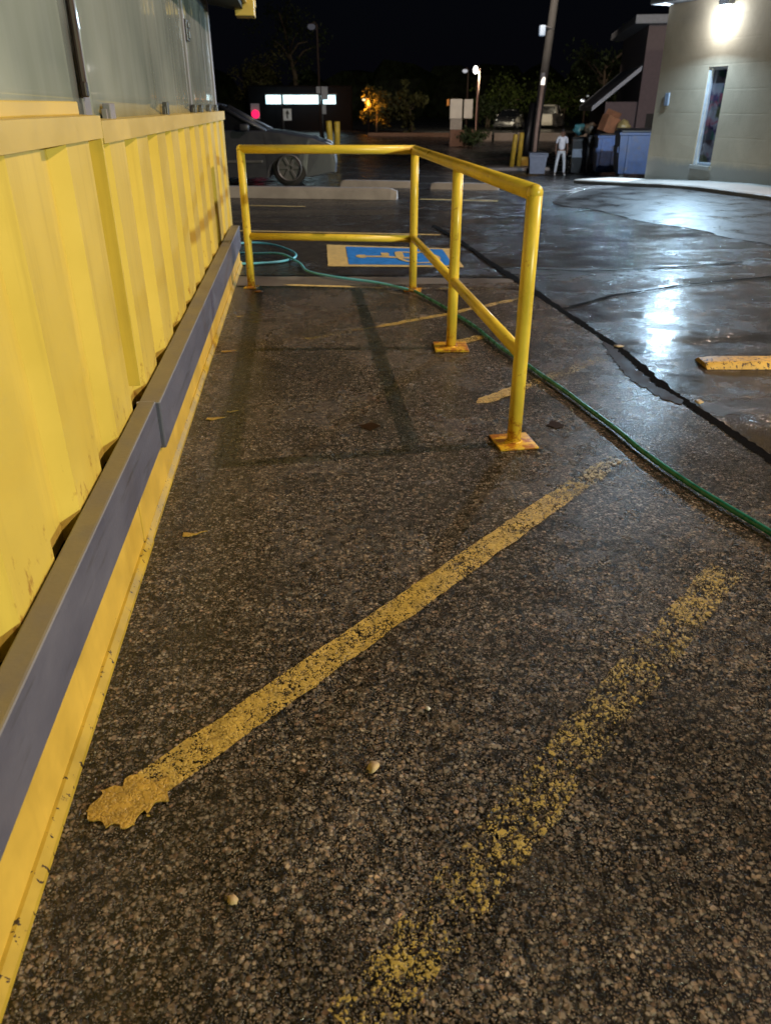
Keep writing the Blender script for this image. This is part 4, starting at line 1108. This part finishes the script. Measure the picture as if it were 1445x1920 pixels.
# ------------------------------------------------------------------ trees and bushes
def foliage(name, c, rough=.6):
    t = NT(name); p = t.pos()
    n = t.noise(p, 1.2, 3)
    col = t.mix(t.mr(n, .35, .65, 0, 1), tuple(x * .45 for x in c), tuple(min(1, x * 1.5) for x in c))
    b = t.bsdf(col, rough, 0, .3)
    tr = t.n('ShaderNodeBsdfTranslucent'); t.l(col, tr.inputs[0]); mx = t.n('ShaderNodeMixShader'); mx.inputs[0].default_value = .3
    t.l(b.outputs[0], mx.inputs[1]); t.l(tr.outputs[0], mx.inputs[2]); return t.done(mx)
leaf_g = foliage('green_leaves', (.07, .10, .02)); leaf_o = foliage('olive_leaves', (.09, .09, .03)); leaf_d = foliage('dark_leaves', (.03, .045, .015))
bark = mat('tree_bark', (.10, .075, .05), .85, var=.3, nscale=6, bump=.02, bscale=20)
def tree(name, label, px, dist, h, spread, lm, seed, trunk_h=.35, n=1500, cat='tree', group='trees across the road', leaf=.16, stems=1):
    rnd = random.Random(seed); base = far(px, dist)
    root = empty(name, label, cat, base, 0, group)
    bm = B(); tips = []
    for s in range(stems):
        a0 = rnd.uniform(0, 2 * pi); bx = 0 if stems == 1 else .15 * cos(a0) * spread
        t0 = Vector((bx, 0, -.1)); t1 = Vector((bx + rnd.uniform(-.1, .1) * h * .3, rnd.uniform(-.1, .1), h * trunk_h)); t2 = t1 + Vector((rnd.uniform(-.12, .12) * h, rnd.uniform(-.1, .1) * h, h * .3))
        rr = h * .028
        tube(bm, [t0, t1, t2], [rr, rr * .75, rr * .4], 10); tips += [t1, t2]
        for q in range(6):
            a = rnd.uniform(0, 2 * pi); st = t1.lerp(t2, rnd.uniform(0, .9)); en = st + Vector((cos(a) * spread * rnd.uniform(.45, .9), sin(a) * spread * rnd.uniform(.45, .9), h * rnd.uniform(.08, .3)))
            mid = st.lerp(en, .5) + Vector((0, 0, h * .04)); tube(bm, [st, mid, en], [rr * .4, rr * .28, rr * .12], 6); tips += [mid, en]
    obj('trunk', bm, bark, root, True)
    bm = B(); cl = []
    for tpt in tips:
        for q in range(2): cl.append((tpt + Vector((rnd.gauss(0, .22) * spread, rnd.gauss(0, .22) * spread, rnd.gauss(0, .09) * h)), rnd.uniform(.22, .42) * spread))
    for k in range(n):
        c, cr = cl[rnd.randrange(len(cl))]
        d = Vector((rnd.gauss(0, 1), rnd.gauss(0, 1), rnd.gauss(0, .8))).normalized() * cr * rnd.random() ** .4
        p = c + d; s = leaf * rnd.uniform(.6, 1.4)
        u = Vector((rnd.gauss(0, 1), rnd.gauss(0, 1), rnd.gauss(0, 1))).normalized(); w = u.cross(Vector((rnd.gauss(0, 1), rnd.gauss(0, 1), rnd.gauss(0, 1)))).normalized()
        bm.faces.new([bm.verts.new(p + u * s), bm.verts.new(p + w * s * .45), bm.verts.new(p - u * s), bm.verts.new(p - w * s * .45)])
    bmesh.ops.recalc_face_normals(bm, faces=bm.faces)
    obj('crown', bm, lm, root)
    return root
tree('tree', 'tree lit bright orange by a small street lamp', 706, 63.5, 3.0, 1.6, leaf_o, 3, .3)
tree('tree', 'dim brown tree right beside the orange lit tree', 772, 62, 3.0, 1.2, leaf_o, 4, .3)
tree('tree', 'dim orange brown tree top above the red signal', 474, 80, 6.2, 2.4, leaf_o, 5, .4)
tree('bush', 'pale green bush behind the black car in the far lot', 945, 84, 4.7, 3.0, leaf_g, 6, .2, 1900, 'bush', 'bushes in the far lot', stems=3)
tree('bush', 'bright green bush behind the white pickup truck', 1044, 85, 5.3, 2.6, leaf_g, 7, .2, 1900, 'bush', 'bushes in the far lot', stems=3)
tree('bush', 'darker olive bush between the pale board and the green bush', 908, 80, 3.2, 2.3, leaf_d, 8, .2, 1200, 'bush', 'bushes in the far lot', stems=3)
tree('bush', 'dark rounded bush in front of the brick plinth of the pale board', 882, 44.5, 1.15, .75, leaf_d, 9, .2, 1100, 'bush', None, .08, stems=3)
tree('tree', 'dark tall tree behind the lit shop, barely visible', 560, 90, 11, 4, leaf_d, 10, .4, 1500)
tree('tree', 'dark tree in shadow behind the dumpsters and shed roof', 1120, 60, 6.5, 2.8, leaf_d, 11, .35, 1500)

# far low dark buildings / tree belt so that the horizon is closed
q = far(800, 150); bm = B()
for k in range(26):
    x = -60 + k * 8; w = random.uniform(4, 7); hgt = random.uniform(5, 9)
    blob(bm, (x, 0, hgt * .35), 1, 2, .5, 2.2, (w, 3, hgt * .7), k)
o = obj('far_trees', bm, leaf_d); o.location = q; tag(o, 'far dark belt of trees along the horizon', 'trees', kind='stuff')

# ------------------------------------------------------------------ lights
def point(name, loc, watts, col, size):
    l = bpy.data.lights.new(name, 'POINT'); l.energy = watts; l.color = col; l.shadow_soft_size = size
    o = bpy.data.objects.new(name, l); C.objects.link(o); o.location = loc; return o
point('lot_lamp_light', (10.9, 3.9, 9.25), 6500, (1.0, .705, .54), .09)
point('forecourt_lamp_light', (11.0, -8.5, 3.75), 6500, (.97, 1.0, .66), .12)
rl = Vector(bA) - du * 1.2 + nv * 1.6
point('unseen_rear_lamp_light', (rl.x, rl.y, 2.4), 1800, (.68, .84, 1.0), .08)  # unseen lamp added behind the building, clear of its wall, for person and bins
def spot(name, loc, aim, watts, col, cone):
    l = bpy.data.lights.new(name, 'SPOT'); l.energy = watts; l.color = col; l.shadow_soft_size = .15; l.spot_size = R(cone); l.spot_blend = .5
    o = bpy.data.objects.new(name, l); C.objects.link(o); o.location = loc
    o.rotation_euler = (Vector(aim) - Vector(loc)).to_track_quat('-Z', 'Y').to_euler(); return o
rq = far(940, 46)
spot('road_lamp_light', (rq.x - 3, rq.y - 15, 11), (rq.x + 2, rq.y + 16, 0), 8000, (1.0, .86, .70), 62)
lq = Vector(bA) + du * LS - nv * .30
l = bpy.data.lights.new('wall_lamp_light', 'AREA'); l.shape = 'RECTANGLE'; l.size = .22; l.size_y = .14; l.energy = 290; l.color = (.48, .75, 1.0); l.spread = R(170)
o = bpy.data.objects.new('wall_lamp_light', l); C.objects.link(o); o.location = (lq.x, lq.y, LZ - .12)
o.rotation_euler = (Vector((-nv.x, -nv.y, -.6))).to_track_quat('-Z', 'Y').to_euler()
point('wall_lamp_glow', (lq.x + nv.x * .1, lq.y + nv.y * .1, LZ - .20), 42, (.82, .92, 1.0), .05)

w = bpy.data.worlds.new('World'); S.world = w; w.use_nodes = True
nt = w.node_tree; bg = nt.nodes['Background']
sky = nt.nodes.new('ShaderNodeTexSky'); sky.sky_type = 'NISHITA'; sky.sun_disc = False; sky.sun_elevation = R(2); sky.sun_rotation = R(180)
hue = nt.nodes.new('ShaderNodeMix'); hue.data_type = 'RGBA'; hue.inputs[0].default_value = .85
nt.links.new(sky.outputs[0], hue.inputs[6]); hue.inputs[7].default_value = (.35, .55, 1.3, 1)
nt.links.new(hue.outputs[2], bg.inputs[0]); bg.inputs[1].default_value = .0022

# ------------------------------------------------------------------ camera
cam = bpy.data.cameras.new('camera'); cam.sensor_fit = 'VERTICAL'; cam.sensor_height = 24; cam.sensor_width = 18; cam.lens = FPX / 1920 * 24
cam.clip_start = .02; cam.clip_end = 2000
cam.dof.use_dof = True; cam.dof.focus_distance = 2.6; cam.dof.aperture_fstop = 3.2
co = bpy.data.objects.new('camera', cam); C.objects.link(co); co.location = (0, 0, CAMH)
co.rotation_euler = (pi / 2 - TH, 0, -YAW)
S.camera = co
S.render.engine = 'CYCLES'
S.cycles.use_denoising = True
try: S.cycles.denoiser = 'OPENIMAGEDENOISE'; S.cycles.denoising_input_passes = 'RGB_ALBEDO_NORMAL'
except Exception: pass
S.cycles.sample_clamp_indirect = 6
S.cycles.max_bounces = 6
S.cycles.caustics_reflective = False; S.cycles.caustics_refractive = False
vs = S.view_settings; vs.view_transform = 'Standard'; vs.look = 'None'; vs.exposure = 0; vs.gamma = 1
